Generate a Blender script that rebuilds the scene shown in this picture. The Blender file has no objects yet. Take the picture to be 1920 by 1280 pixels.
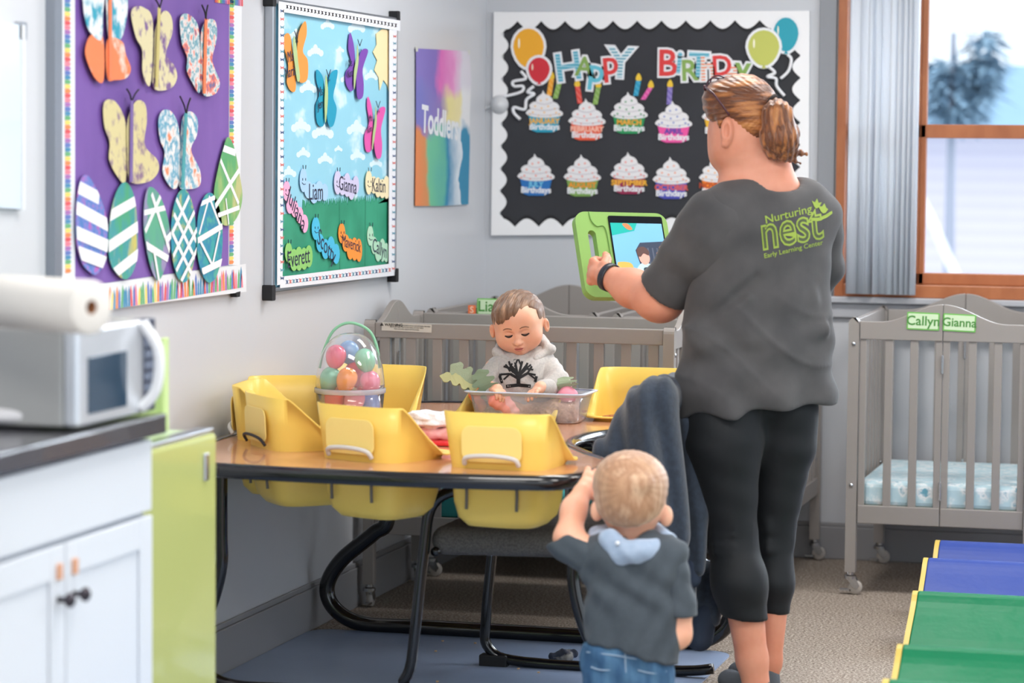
import bpy, bmesh, math, random
import numpy as np
from mathutils import Vector, Matrix, Euler
from mathutils.bvhtree import BVHTree
from mathutils.geometry import tessellate_polygon
random.seed(7); rng = np.random.default_rng(5)
SC = bpy.context.scene
COL = SC.collection
# ------------------------------------------------------------------ camera
F, H = 5200.0, 1.45                     # focal length in pixels, eye height
_y = np.array([2360 - 960, 640 - 285, -F]); _y /= np.linalg.norm(_y)
_z = np.cross(_y, np.array([1, -.009, 0.])); _z = -_z if _z[1] < 0 else _z; _z /= np.linalg.norm(_z)
R = np.stack([np.cross(_y, _z), _y, _z], 0)
CP = np.array([0, 0, H])
cam = bpy.data.cameras.new('camera'); camo = bpy.data.objects.new('camera', cam); COL.objects.link(camo)
m4 = np.eye(4); m4[:3, :3] = R; m4[:3, 3] = CP
camo.matrix_world = Matrix(m4.tolist())
cam.sensor_width = 36; cam.lens = 36 * F / 1920
cam.dof.use_dof = True; cam.dof.focus_distance = 8.0; cam.dof.aperture_fstop = 2.7
SC.camera = camo
# ------------------------------------------------------------------ world, lights, exposure
SC.view_settings.view_transform = 'Standard'; SC.view_settings.look = 'None'
SC.view_settings.gamma = 1; SC.view_settings.use_curve_mapping = False
SC.view_settings.exposure = 0.36
W = bpy.data.worlds.new('sky'); SC.world = W; W.use_nodes = True
W.node_tree.nodes['Background'].inputs[0].default_value = (.80, .90, 1.0, 1)
W.node_tree.nodes['Background'].inputs[1].default_value = 1.32
def light(name, kind, loc, rot, energy, color=(1, 1, 1), size=None):
    l = bpy.data.lights.new(name, kind); l.energy = energy; l.color = color
    if kind == 'AREA': l.shape = 'RECTANGLE'; l.size, l.size_y = size
    if kind == 'SUN': l.angle = math.radians(34)
    o = bpy.data.objects.new(name, l); COL.objects.link(o); o.location = loc; o.rotation_euler = rot
    return o
light('sun', 'SUN', (4, 16, 8), (math.radians(-65), 0, math.radians(-24)), 4.2, (.80, .90, 1.0))
for i, (x, y) in enumerate(((-1.5, 2.6), (.6, 2.6), (-1.5, 5.2), (.6, 5.2), (-1.35, 8.0), (.6, 8.0))):
    light('ceiling_lamp', 'AREA', (x, y, 2.62), (0, 0, 0), 29, (1, .97, .93), (1.15, .55))
# ------------------------------------------------------------------ pixel helpers (photo pixel -> point on a real plane)
def ray(px, py): return R @ np.array([px - 960, 640 - py, -F])
def P(px, py, ax, v):
    d = ray(px, py); i = 'XYZ'.index(ax); return CP + d * ((v - CP[i]) / d[i])
def D(px, py, dep): return CP + ray(px, py) * (dep / F)
# ------------------------------------------------------------------ materials
def lin(c): return tuple(((x / 255) / 12.92 if x / 255 <= .04045 else ((x / 255 + .055) / 1.055) ** 2.4) for x in c)
MATS = {}
def M(name, col=(200, 200, 200), rough=.5, metal=0, col2=None, nscale=20, stretch=(1, 1, 1), detail=4, ramp=(.35, .65), bump=None,
      trans=0, emit=0, sheen=0, coat=0, sss=0, wave=None, alpha=1, ior=1.45, spec=.5):
    if name in MATS: return MATS[name]
    m = bpy.data.materials.new(name); m.use_nodes = True; nt = m.node_tree; b = nt.nodes['Principled BSDF']; L = nt.links
    c = (*lin(col), 1); b.inputs['Base Color'].default_value = c
    b.inputs['Roughness'].default_value = rough; b.inputs['Metallic'].default_value = metal
    b.inputs['Transmission Weight'].default_value = trans; b.inputs['IOR'].default_value = ior
    b.inputs['Sheen Weight'].default_value = sheen; b.inputs['Coat Weight'].default_value = coat
    b.inputs['Specular IOR Level'].default_value = spec
    if sss: b.inputs['Subsurface Weight'].default_value = sss; b.inputs['Subsurface Radius'].default_value = (.02, .008, .004); b.inputs['Subsurface Scale'].default_value = .5
    b.inputs['Alpha'].default_value = alpha
    if emit: b.inputs['Emission Color'].default_value = c; b.inputs['Emission Strength'].default_value = emit
    tc = nt.nodes.new('ShaderNodeTexCoord'); mp = nt.nodes.new('ShaderNodeMapping'); mp.inputs['Scale'].default_value = stretch
    L.new(tc.outputs['Object'], mp.inputs['Vector'])
    if col2 is not None:
        r = nt.nodes.new('ShaderNodeValToRGB'); r.color_ramp.elements[0].color = c; r.color_ramp.elements[0].position = ramp[0]
        r.color_ramp.elements[1].position = ramp[1]
        cs = col2 if isinstance(col2, list) else [col2]
        r.color_ramp.elements[1].color = (*lin(cs[-1]), 1)
        for i, q in enumerate(cs[:-1]):
            e = r.color_ramp.elements.new(ramp[0] + (ramp[1] - ramp[0]) * (i + 1) / len(cs)); e.color = (*lin(q), 1)
        if wave:
            n = nt.nodes.new('ShaderNodeTexWave'); n.inputs['Scale'].default_value = wave[0]; n.inputs['Distortion'].default_value = wave[1]
            n.bands_direction = wave[2] if len(wave) > 2 else 'X'; n.inputs['Detail'].default_value = 2; n.inputs['Detail Scale'].default_value = 1.5
            if len(wave) > 3: n.wave_profile = wave[3]
            o = n.outputs['Fac']
        else:
            n = nt.nodes.new('ShaderNodeTexNoise'); n.inputs['Scale'].default_value = nscale; n.inputs['Detail'].default_value = detail
            o = n.outputs['Fac']
        L.new(mp.outputs[0], n.inputs['Vector']); L.new(o, r.inputs[0]); L.new(r.outputs[0], b.inputs['Base Color'])
        if emit: L.new(r.outputs[0], b.inputs['Emission Color'])
    if bump:
        n = nt.nodes.new('ShaderNodeTexNoise'); n.inputs['Scale'].default_value = bump[0]; n.inputs['Detail'].default_value = 5
        bp = nt.nodes.new('ShaderNodeBump'); bp.inputs['Strength'].default_value = bump[1]; bp.inputs['Distance'].default_value = bump[2] if len(bump) > 2 else .01
        L.new(mp.outputs[0], n.inputs['Vector']); L.new(n.outputs['Fac'], bp.inputs['Height']); L.new(bp.outputs[0], b.inputs['Normal'])
    MATS[name] = m; return m
# ------------------------------------------------------------------ object helpers
def tag(o, label=None, cat=None, group=None, kind=None):
    if label: o['label'] = label
    if cat: o['category'] = cat
    if group: o['group'] = group
    if kind: o['kind'] = kind
    return o
def thing(name, label, cat, loc=(0, 0, 0), rz=0, group=None):
    o = bpy.data.objects.new(name, None); COL.objects.link(o); o.location = loc; o.rotation_euler = (0, 0, rz); o.empty_display_size = .05
    return tag(o, label, cat, group)
def wl(o):
    p = Vector((0, 0, 0))
    while o: p += o.location; o = o.parent
    return p
def obj(name, vs, fs, mat, parent=None, smooth=False, local=False, mi=None):
    """vs in world coordinates (parents unrotated) unless local"""
    vs = np.asarray([tuple(v) for v in vs], dtype=float).reshape(-1, 3)
    if parent is not None and not local: vs = vs - np.array(wl(parent)); loc = (0, 0, 0)
    elif local: loc = (0, 0, 0)
    else:
        loc = (vs.min(0) + vs.max(0)) / 2; loc[2] = vs[:, 2].min(); vs = vs - loc
    me = bpy.data.meshes.new(name); me.from_pydata(vs.tolist(), [], [list(map(int, f)) for f in fs]); me.update()
    for m in (mat if isinstance(mat, (list, tuple)) else [mat]): me.materials.append(m)
    if smooth: me.shade_smooth() if hasattr(me, 'shade_smooth') else None
    if mi is not None: me.polygons.foreach_set('material_index', list(map(int, mi)))
    o = bpy.data.objects.new(name, me); COL.objects.link(o); o.location = loc
    if parent is not None: o.parent = parent
    return o
def bevel(o, w=.003, seg=2):
    b = o.modifiers.new('bevel', 'BEVEL'); b.width = w; b.segments = seg; b.limit_method = 'ANGLE'; b.angle_limit = .6
    return o
class B:
    """mesh collector"""
    def __init__(s): s.v = []; s.f = []; s.m = []
    def add(s, vs, fs, m=0):
        n = len(s.v); s.v += [tuple(map(float, v)) for v in vs]; s.f += [[i + n for i in f] for f in fs]; s.m += [m] * len(fs); return s
    def box(s, a, b, m=0):
        (x0, y0, z0), (x1, y1, z1) = a, b
        v = [(x, y, z) for x in (x0, x1) for y in (y0, y1) for z in (z0, z1)]
        return s.add(v, [(0, 1, 3, 2), (4, 6, 7, 5), (0, 4, 5, 1), (2, 3, 7, 6), (0, 2, 6, 4), (1, 5, 7, 3)], m)
    def tube(s, pts, r, seg=12, m=0, cap=True):
        pts = [Vector(p) for p in pts]; n = len(pts); rs = r if isinstance(r, (list, tuple, np.ndarray)) else [r] * n
        vs = []; t0 = (pts[1] - pts[0]).normalized(); up = Vector((0, 0, 1)) if abs(t0.z) < .9 else Vector((1, 0, 0))
        u = t0.cross(up).normalized()
        for i, p in enumerate(pts):
            t = (pts[min(i + 1, n - 1)] - pts[max(i - 1, 0)]).normalized(); u = (u - t * u.dot(t)).normalized(); w = t.cross(u)
            for k in range(seg):
                a = 2 * math.pi * k / seg; vs.append(p + (u * math.cos(a) + w * math.sin(a)) * rs[i])
        fs = [(i * seg + k, i * seg + (k + 1) % seg, (i + 1) * seg + (k + 1) % seg, (i + 1) * seg + k) for i in range(n - 1) for k in range(seg)]
        if cap: fs += [tuple(range(seg))[::-1], tuple((n - 1) * seg + k for k in range(seg))]
        return s.add(vs, fs, m)
    def lathe(s, prof, c=(0, 0, 0), seg=32, m=0, sx=1, sy=1, axis=None):
        vs = []; fs = []
        for r, z in prof:
            for k in range(seg):
                a = 2 * math.pi * k / seg; vs.append((r * math.cos(a) * sx, r * math.sin(a) * sy, z))
        n = len(prof)
        fs = [(i * seg + k, i * seg + (k + 1) % seg, (i + 1) * seg + (k + 1) % seg, (i + 1) * seg + k) for i in range(n - 1) for k in range(seg)]
        if axis is not None:
            q = Vector((0, 0, 1)).rotation_difference(Vector(axis)); vs = [q @ Vector(v) for v in vs]
        vs = [(v[0] + c[0], v[1] + c[1], v[2] + c[2]) for v in vs]
        return s.add(vs, fs, m)
    def obj(s, name, mat, parent=None, smooth=False, local=False):
        return obj(name, s.v, s.f, mat, parent, smooth, local, s.m if isinstance(mat, (list, tuple)) else None)
def spline(pts, n=8, closed=False):
    pts = [np.array(p, float) for p in pts]; N = len(pts); out = []
    for i in range(N if closed else N - 1):
        g = lambda k: pts[k % N] if closed else pts[min(max(k, 0), N - 1)]
        p0, p1, p2, p3 = g(i - 1), g(i), g(i + 1), g(i + 2)
        for j in range(n):
            t = j / n
            out.append(.5 * ((2 * p1) + (-p0 + p2) * t + (2 * p0 - 5 * p1 + 4 * p2 - p3) * t * t + (-p0 + 3 * p1 - 3 * p2 + p3) * t ** 3))
    if not closed: out.append(pts[-1])
    return out
def curve_mesh(cu):
    o = bpy.data.objects.new('tmp', cu); COL.objects.link(o)
    dg = bpy.context.evaluated_depsgraph_get(); dg.update()
    me = o.evaluated_get(dg).to_mesh()
    vs = [tuple(v.co) for v in me.vertices]; fs = [tuple(p.vertices) for p in me.polygons]
    o.to_mesh_clear(); bpy.data.objects.remove(o); bpy.data.curves.remove(cu)
    return vs, fs
def flat(loops, th):
    """2d loops (outer + holes) -> extruded solid z 0..th"""
    loops = [[(float(p[0]), float(p[1])) for p in lp] for lp in loops]
    ar = lambda lp: sum(a[0] * b[1] - b[0] * a[1] for a, b in zip(lp, lp[1:] + lp[:1]))
    loops = [lp if (ar(lp) > 0) == (i == 0) else lp[::-1] for i, lp in enumerate(loops)]
    pts = [p for lp in loops for p in lp]; N = len(pts); vs = [(x, y, 0) for x, y in pts] + [(x, y, th) for x, y in pts]
    if len(loops) == 1: cap = [tuple(range(N))]
    else:
        cap = []
        for t in tessellate_polygon([[Vector((x, y, 0)) for x, y in lp] for lp in loops]):
            a, b, c = (pts[i] for i in t); cr = (b[0] - a[0]) * (c[1] - a[1]) - (b[1] - a[1]) * (c[0] - a[0])
            cap.append(tuple(t) if cr > 0 else tuple(t)[::-1])
    fs = [tuple(i + N for i in f) for f in cap] + [tuple(f)[::-1] for f in cap]; k = 0
    for lp in loops:
        n = len(lp); fs += [(k + i, k + (i + 1) % n, k + (i + 1) % n + N, k + i + N) for i in range(n)]; k += n
    return vs, fs
def text2d(body, size, th=.0005, off=0, align='CENTER', shear=0):
    cu = bpy.data.curves.new('t', 'FONT'); cu.body = body; cu.size = size; cu.extrude = th / 2; cu.offset = off; cu.align_x = align; cu.align_y = 'CENTER'; cu.resolution_u = 3; cu.shear = shear
    vs, fs = curve_mesh(cu)
    return [(x, y, z + th / 2) for x, y, z in vs], fs
class Plane:
    """a wall plane; sheets lie on it at their own small distance"""
    def __init__(s, o, u, v, k=0.): s.o, s.u, s.v = map(np.array, (o, u, v)); s.n = np.cross(s.u, s.v); s.k = k
    def uv(s, px, py, off=None):
        off = s.k if off is None else off; d = ray(px, py); t = np.dot(s.o + s.n * off - CP, s.n) / np.dot(d, s.n); p = CP + d * t - s.o
        return (float(np.dot(p, s.u)), float(np.dot(p, s.v)))
    def w(s, u, v, n=0): return s.o + s.u * u + s.v * v + s.n * n
    def put(s, vs, at=(0, 0), rot=0, off=0, sc=1):
        c, q = math.cos(rot) * sc, math.sin(rot) * sc
        return [s.w(at[0] + x * c - y * q, at[1] + x * q + y * c, z + off) for x, y, z in vs]
    def sheet(s, name, pxs, mat, off, th=.001, parent=None, sm=False, n=6, holes=()):
        uv = [s.uv(p[0], p[1], off + th) for p in pxs]
        if sm: uv = spline(uv, n, True)
        vs, fs = flat([uv, *holes], th)
        return obj(name, s.put(vs, off=off), fs, mat, parent)
    def text(s, name, body, px, size, mat, off, parent=None, rot=0, th=.0005, bold=0, sx=1, shear=0):
        vs, fs = text2d(body, size, th, bold, shear=shear); vs = [(x * sx, y, z) for x, y, z in vs]
        return obj(name, s.put(vs, s.uv(px[0], px[1], off), rot, off), fs, mat, parent)
def clip(poly, a, b, c, keep=1):
    """clip convex polygon to keep*(a x + b y - c) >= 0"""
    out = []; n = len(poly); f = lambda p: keep * (a * p[0] + b * p[1] - c)
    for i in range(n):
        p, q = poly[i], poly[(i + 1) % n]; fp, fq = f(p), f(q)
        if fp >= 0: out.append(p)
        if (fp >= 0) != (fq >= 0):
            t = fp / (fp - fq); out.append((p[0] + (q[0] - p[0]) * t, p[1] + (q[1] - p[1]) * t))
    return out
# ------------------------------------------------------------------ implicit surfaces -> one continuous mesh (surface nets)
def nets(prims, res, disp=None, bounds=None):
    """prims: ('c',a,b,ra,rb,k) tapered capsule, ('e',c,radii,rotmatrix|None,k) ellipsoid; first letter upper case subtracts; ('p',c,n,k) keeps n.(x-c)<0"""
    if bounds is None:
        lo = np.full(3, 1e9); hi = -lo
        for p in prims:
            if p[0] == 'c':
                for q, r in ((p[1], p[3]), (p[2], p[4])): lo = np.minimum(lo, np.array(q) - r); hi = np.maximum(hi, np.array(q) + r)
            elif p[0] == 'e': r = max(p[2]); lo = np.minimum(lo, np.array(p[1]) - r); hi = np.maximum(hi, np.array(p[1]) + r)
        lo -= 3 * res + .01; hi += 3 * res + .01
    else: lo, hi = map(np.array, bounds)
    n = np.ceil((hi - lo) / res).astype(int) + 1
    ax = [(lo[i] + np.arange(n[i]) * res).astype(np.float32) for i in range(3)]
    Dd = np.full(n, 10., np.float32)
    for p in prims:
        t = p[0]; k = p[-1] or 1e-6; l = t.lower()
        if l == 'p':
            c, nn = np.array(p[1], np.float32), np.array(p[2], np.float32); nn = nn / np.linalg.norm(nn)
            d = (ax[0][:, None, None] - c[0]) * nn[0] + (ax[1][None, :, None] - c[1]) * nn[1] + (ax[2][None, None, :] - c[2]) * nn[2]
            h = np.maximum(k - np.abs(Dd - d), 0) / k; Dd = np.maximum(Dd, d) + h * h * k * .25; continue
        if l == 'c': pl = np.minimum(np.array(p[1]) - p[3], np.array(p[2]) - p[4]); ph = np.maximum(np.array(p[1]) + p[3], np.array(p[2]) + p[4])
        else: r = max(p[2]); pl = np.array(p[1]) - r; ph = np.array(p[1]) + r
        pad = k + 4 * res + .02
        i0 = np.clip(((pl - pad - lo) / res).astype(int), 0, n); i1 = np.clip(((ph + pad - lo) / res).astype(int) + 2, 0, n)
        if (i1 <= i0).any(): continue
        sl = tuple(slice(a, b) for a, b in zip(i0, i1))
        X = ax[0][sl[0]][:, None, None]; Y = ax[1][sl[1]][None, :, None]; Z = ax[2][sl[2]][None, None, :]
        if l == 'c':
            a = np.array(p[1], np.float32); ba = np.array(p[2], np.float32) - a; L2 = max(float(ba @ ba), 1e-9)
            x, y, z = X - a[0], Y - a[1], Z - a[2]
            h = np.clip((x * ba[0] + y * ba[1] + z * ba[2]) / L2, 0, 1)
            d = np.sqrt((x - h * ba[0]) ** 2 + (y - h * ba[1]) ** 2 + (z - h * ba[2]) ** 2) - (p[3] + (p[4] - p[3]) * h)
        else:
            c = p[1]; r = p[2]; x, y, z = X - c[0], Y - c[1], Z - c[2]
            if p[3] is not None:
                Q = np.array(p[3]); x, y, z = (Q[0][i] * x + Q[1][i] * y + Q[2][i] * z for i in range(3))
            k0 = np.sqrt((x / r[0]) ** 2 + (y / r[1]) ** 2 + (z / r[2]) ** 2); k1 = np.sqrt((x / r[0] ** 2) ** 2 + (y / r[1] ** 2) ** 2 + (z / r[2] ** 2) ** 2) + 1e-6
            d = k0 * (k0 - 1) / k1
        s = Dd[sl]
        if t.isupper(): d = -d; h = np.maximum(k - np.abs(s - d), 0) / k; Dd[sl] = np.maximum(s, d) + h * h * k * .25
        else: h = np.maximum(k - np.abs(s - d), 0) / k; Dd[sl] = np.minimum(s, d) - h * h * k * .25
    if disp is not None: Dd = Dd + disp(ax[0][:, None, None], ax[1][None, :, None], ax[2][None, None, :]).astype(np.float32)
    for a in range(3):                                   # close at the borders
        for e in (0, -1):
            sl = [slice(None)] * 3; sl[a] = e; Dd[tuple(sl)] = np.maximum(Dd[tuple(sl)], res * .5)
    S = Dd < 0; c8 = [(i, j, k) for i in (0, 1) for j in (0, 1) for k in (0, 1)]
    sub = lambda A, c: A[c[0]:A.shape[0] - 1 + c[0], c[1]:A.shape[1] - 1 + c[1], c[2]:A.shape[2] - 1 + c[2]]
    cnt = sum(sub(S, c).astype(np.int8) for c in c8); act = (cnt > 0) & (cnt < 8); idx = np.argwhere(act)
    V = np.zeros((len(idx), 3)); Cn = np.zeros(len(idx)); g = lambda c: Dd[idx[:, 0] + c[0], idx[:, 1] + c[1], idx[:, 2] + c[2]]
    val = {c: g(c) for c in c8}
    for c in c8:
        for a in range(3):
            if c[a] == 0:
                e = list(c); e[a] = 1; e = tuple(e); d0, d1 = val[c], val[e]; cr = (d0 < 0) != (d1 < 0)
                t = np.where(cr, d0 / np.where(cr, d0 - d1, 1), 0); pos = np.tile(np.array(c, float), (len(idx), 1)); pos[:, a] += t
                V += pos * cr[:, None]; Cn += cr
    V = lo + (idx + V / Cn[:, None]) * res
    num = -np.ones(act.shape, np.int64); num[tuple(idx.T)] = np.arange(len(idx)); Fs = []
    for a in range(3):
        b, c = (a + 1) % 3, (a + 2) % 3
        s0 = [slice(1, -1)] * 3; s1 = [slice(1, -1)] * 3; s0[a] = slice(0, -1); s1[a] = slice(1, None)
        A0, A1 = S[tuple(s0)], S[tuple(s1)]; e = np.argwhere(A0 != A1)
        if len(e) == 0: continue
        fl = A0[tuple(e.T)]; base = e.copy(); base[:, b] += 1; base[:, c] += 1
        def at(db, dc):
            q = base.copy(); q[:, b] += db; q[:, c] += dc; return num[q[:, 0], q[:, 1], q[:, 2]]
        q = np.stack([at(-1, -1), at(0, -1), at(0, 0), at(-1, 0)], 1); q[~fl] = q[~fl][:, ::-1]; Fs.append(q)
    Fs = np.concatenate(Fs); Fs = Fs[(Fs >= 0).all(1)]
    return V, Fs
def npobj(name, V, Fs, mat, parent=None, mi=None, smooth=True):
    V = np.asarray(V, float)
    if parent is not None: V = V - np.array(wl(parent)); loc = (0, 0, 0)
    else: loc = (V.min(0) + V.max(0)) / 2; loc[2] = V[:, 2].min(); V = V - loc
    me = bpy.data.meshes.new(name); me.vertices.add(len(V)); me.vertices.foreach_set('co', V.ravel())
    me.loops.add(len(Fs) * 4); me.loops.foreach_set('vertex_index', np.asarray(Fs).ravel().astype(np.int32))
    me.polygons.add(len(Fs)); me.polygons.foreach_set('loop_start', np.arange(len(Fs)) * 4); me.polygons.foreach_set('loop_total', np.full(len(Fs), 4))
    me.update(calc_edges=True); me.validate()
    for m in (mat if isinstance(mat, (list, tuple)) else [mat]): me.materials.append(m)
    if mi is not None: me.polygons.foreach_set('material_index', np.asarray(mi, np.int32))
    if smooth: me.polygons.foreach_set('use_smooth', np.ones(len(me.polygons), bool))
    o = bpy.data.objects.new(name, me); COL.objects.link(o); o.location = loc
    if parent is not None: o.parent = parent
    return o
def soft(name, prims, res, mat, parent=None, disp=None, fine=()):
    V, Fs = nets(prims, res, disp)
    for pr, rs in fine: V2, F2 = nets(pr, rs); Fs = np.concatenate([Fs, F2 + len(V)]); V = np.concatenate([V, V2])
    return npobj(name, V, Fs, mat, parent)
def copy_tree(o, parent=None):
    c = o.copy(); COL.objects.link(c)
    if parent is not None: c.parent = parent
    for ch in list(o.children): copy_tree(ch, c)
    return c
# ================================================================== THE ROOM
XL, YB, ZC = -2.71, 9.72, 2.68
wallm = M('wall_paint', (205, 207, 212), .32, bump=(9, .10, .004), spec=.55)
wallb = M('back_wall_paint', (196, 199, 205), .45, bump=(9, .08, .004))
grey_trim = M('grey_trim_paint', (150, 150, 153), .4)
def carpet_mat():
    m = M('carpet', (120, 112, 106), .95)
    nt = m.node_tree; L = nt.links; b = nt.nodes['Principled BSDF']; tc = nt.nodes.new('ShaderNodeTexCoord')
    n = nt.nodes.new('ShaderNodeTexNoise'); n.inputs['Scale'].default_value = 130; n.inputs['Detail'].default_value = 4; n.inputs['Roughness'].default_value = .8
    L.new(tc.outputs['Object'], n.inputs['Vector']); r = nt.nodes.new('ShaderNodeValToRGB'); e = r.color_ramp.elements
    e[0].position = .36; e[0].color = (*lin((78, 66, 58)), 1); e[1].position = .64; e[1].color = (*lin((214, 202, 190)), 1)
    q = e.new(.5); q.color = (*lin((150, 137, 125)), 1)
    L.new(n.outputs['Fac'], r.inputs[0]); L.new(r.outputs[0], b.inputs['Base Color'])
    bp = nt.nodes.new('ShaderNodeBump'); bp.inputs['Strength'].default_value = .7; bp.inputs['Distance'].default_value = .006
    L.new(n.outputs['Fac'], bp.inputs['Height']); L.new(bp.outputs[0], b.inputs['Normal']); return m
def struct(o): o['kind'] = 'structure'; return o
struct(B().box((XL - .2, -1.2, -.1), (3.2, YB + .2, 0)).obj('floor', carpet_mat()))
struct(B().box((XL - .2, -1.2, ZC), (3.2, YB + .2, ZC + .1)).obj('ceiling', M('ceiling_paint', (225, 225, 225), .8)))
struct(B().box((XL - .15, -1.2, 0), (XL, YB, ZC)).obj('wall_left', wallm))
# back wall with the window opening
wx0, wx1 = float(P(1570, 300, 'Y', YB)[0]), 1.6
wz0, wz1 = float(P(1640, 556, 'Y', YB)[2]), 2.35
wb = B(); wb.box((XL - .15, YB, 0), (3.2, YB + .16, wz0)).box((XL - .15, YB, wz0), (wx0, YB + .16, wz1)).box((wx1, YB, wz0), (3.2, YB + .16, wz1)).box((XL - .15, YB, wz1), (3.2, YB + .16, ZC))
struct(wb.obj('wall_back', wallb))
b_ = B().box((XL, -1.2, 0), (XL + .016, YB, .125)).box((XL, -1.2, .125), (XL + .010, YB, .14)); struct(bevel(b_.obj('baseboard_left', grey_trim)))
b_ = B().box((XL, YB - .016, 0), (3.2, YB, .115)).box((XL, YB - .01, .115), (3.2, YB, .13)); struct(bevel(b_.obj('baseboard_back', grey_trim)))
# grey sill rail below the window; casing beside it, its grey painted-in wall shadow
s0 = P(1520, 560, 'Y', YB)
b_ = B().box((s0[0], YB - .045, wz0 - .022), (1.1, YB, wz0)).box((s0[0] + .01, YB - .02, wz0 - .075), (1.08, YB, wz0 - .022)); struct(bevel(b_.obj('trim_1', M('sill_paint', (176, 178, 184), .4)), .004))
cx0, cx1 = P(1534, 300, 'Y', YB)[0], P(1566, 300, 'Y', YB)[0]
struct(bevel(B().box((cx0, YB - .02, wz0), (cx1, YB, ZC)).obj('trim_2', M('casing_shadow_grey', (138, 141, 147), .45))))
# window_1: warm wood frame, mullion and sashes, glass panes
wood = M('window_wood', (180, 112, 72), .38, col2=(158, 92, 56), nscale=14, stretch=(1, 1, .4), ramp=(.3, .7))
win = struct(bpy.data.objects.new('window_1', None)); COL.objects.link(win); win.location = (wx0, YB, wz0)
fx = lambda px: float(P(px, 300, 'Y', YB)[0])
fr = B().box((wx0, YB - .03, wz0), (wx0 + .032, YB + .13, wz1)).box((wx0, YB - .03, wz1 - .04), (wx1, YB + .13, wz1)).box((wx1 - .04, YB - .03, wz0), (wx1, YB + .13, wz1)).box((wx0, YB - .025, wz0), (wx1, YB + .13, wz0 + .045))
bevel(fr.obj('frame', wood, win))
def sash(x0, x1, top=False):
    zm = float(P(1800, 244, 'Y', YB)[2]); t = B(); y = YB + .05
    t.box((x0, y, zm - .028), (x1, y + .04, zm + .02)).box((x0, y, wz0 + .045), (x0 + .02, y + .04, wz1 - .04)).box((x1 - .03, y, wz0 + .045), (x1, y + .04, wz1 - .04)).box((x0, y, wz0 + .045), (x1, y + .04, wz0 + .085))
    bevel(t.obj('sash', wood, win))
    B().box((x0 + .02, y + .018, wz0 + .08), (x1 - .03, y + .022, wz1 - .04)).obj('pane', M('glass', (255, 255, 255), 0, trans=1, ior=1.02, spec=.2), win)
    lk = B().box(((x0 + x1) / 2 - .03, y - .015, zm + .02), ((x0 + x1) / 2 + .03, y + .02, zm + .032)); lk.obj('sash_lock', M('chrome', (205, 208, 214), .2, 1), win)
sash(wx0 + .032, fx(1722)); sash(fx(1722), .1); sash(.1, wx1 - .04)
# vertical blinds pulled to the left side of the window
vb = thing('vertical_blind', 'bundle of pale vertical blind slats pulled to the side of the window', 'blind', (fx(1600), YB - .06, wz0 + .01))
B().box((fx(1590), YB - .085, 2.30), (wx1, YB - .04, 2.35)).obj('headrail', M('blind_rail', (220, 224, 230), .4), vb)
slm = M('blind_slat', (232, 238, 246), .6, trans=.35)
xs = [(1606, 20), (1622, -35), (1638, 62), (1650, 70), (1664, -15), (1680, 40), (1692, 55), (1702, 62), (1711, 66), (1720, 70)]
for i, (px, a) in enumerate(xs):
    c = np.array([fx(px), YB - .062 - .004 * (i % 2), 0]); a = math.radians(a); n = 6; vs = []; w = .044
    for z in (wz0 + .012, 2.30):
        for j in range(n + 1):
            t = (j / n - .5) * 2; bow = .006 * (1 - t * t)
            vs.append((c[0] + math.cos(a) * t * w * .5 + math.sin(a) * bow, c[1] + math.sin(a) * t * w * .5 - math.cos(a) * bow, z))
    o = obj('slat', vs, [(j, j + 1, n + 2 + j, n + 1 + j) for j in range(n)], slm, vb, True); s_ = o.modifiers.new('s', 'SOLIDIFY'); s_.thickness = .0015
# ------------------------------------------------------------------ outside
struct(B().box((-14, YB + .4, -.35), (14, 60, -.3)).obj('ground_outside', M('pale_ground', (232, 232, 238), .9, col2=(222, 222, 232), nscale=2)))
hs = thing('neighbour_house', 'pale blue sided house with a blue roof seen through the window', 'house', (1.5, 24, -.3))
B().box((-7.5, 22, -.3), (6, 28, 1.62)).obj('siding', M('siding', (240, 232, 238), .8, col2=(234, 226, 234), wave=(3.0, 0, 'Z')), hs)
B().add([(-8, 21.4, 1.6), (6.5, 21.4, 1.6), (6.5, 25, 2.2), (-8, 25, 2.2), (-8, 28.6, 1.6), (6.5, 28.6, 1.6)], [(0, 1, 2, 3), (3, 2, 5, 4), (0, 3, 4), (1, 5, 2)]).obj('roof', M('roof_shingle', (128, 164, 188), .8, col2=(122, 158, 184), nscale=8), hs)
def limb(b, p, d, L, r, n):
    q = [p]; 
    for i in range(4): d = (d + np.array([random.uniform(-.25, .25), random.uniform(-.2, .2), random.uniform(-.05, .2)])); d /= np.linalg.norm(d); q.append(q[-1] + d * L / 4)
    b.tube(q, list(np.linspace(r, r * .55, 5)), 7)
    if n:
        for _ in range(3): limb(b, q[random.choice((2, 3, 4))], d + np.array([random.uniform(-.8, .8), random.uniform(-.3, .3), random.uniform(0, .6)]), L * .65, r * .5, n - 1)
tr = thing('bare_tree', 'bare pale branched tree outside the window', 'tree', (-2.35, 17, -.3))
tb0 = P(1830, 520, 'Y', 17); b_ = B(); limb(b_, np.array([tb0[0], 17, -.3]), np.array([.1, 0, 1.]), 1.9, .045, 3); b_.obj('trunk', M('pale_bark', (240, 238, 242), .9), tr, True)
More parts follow.
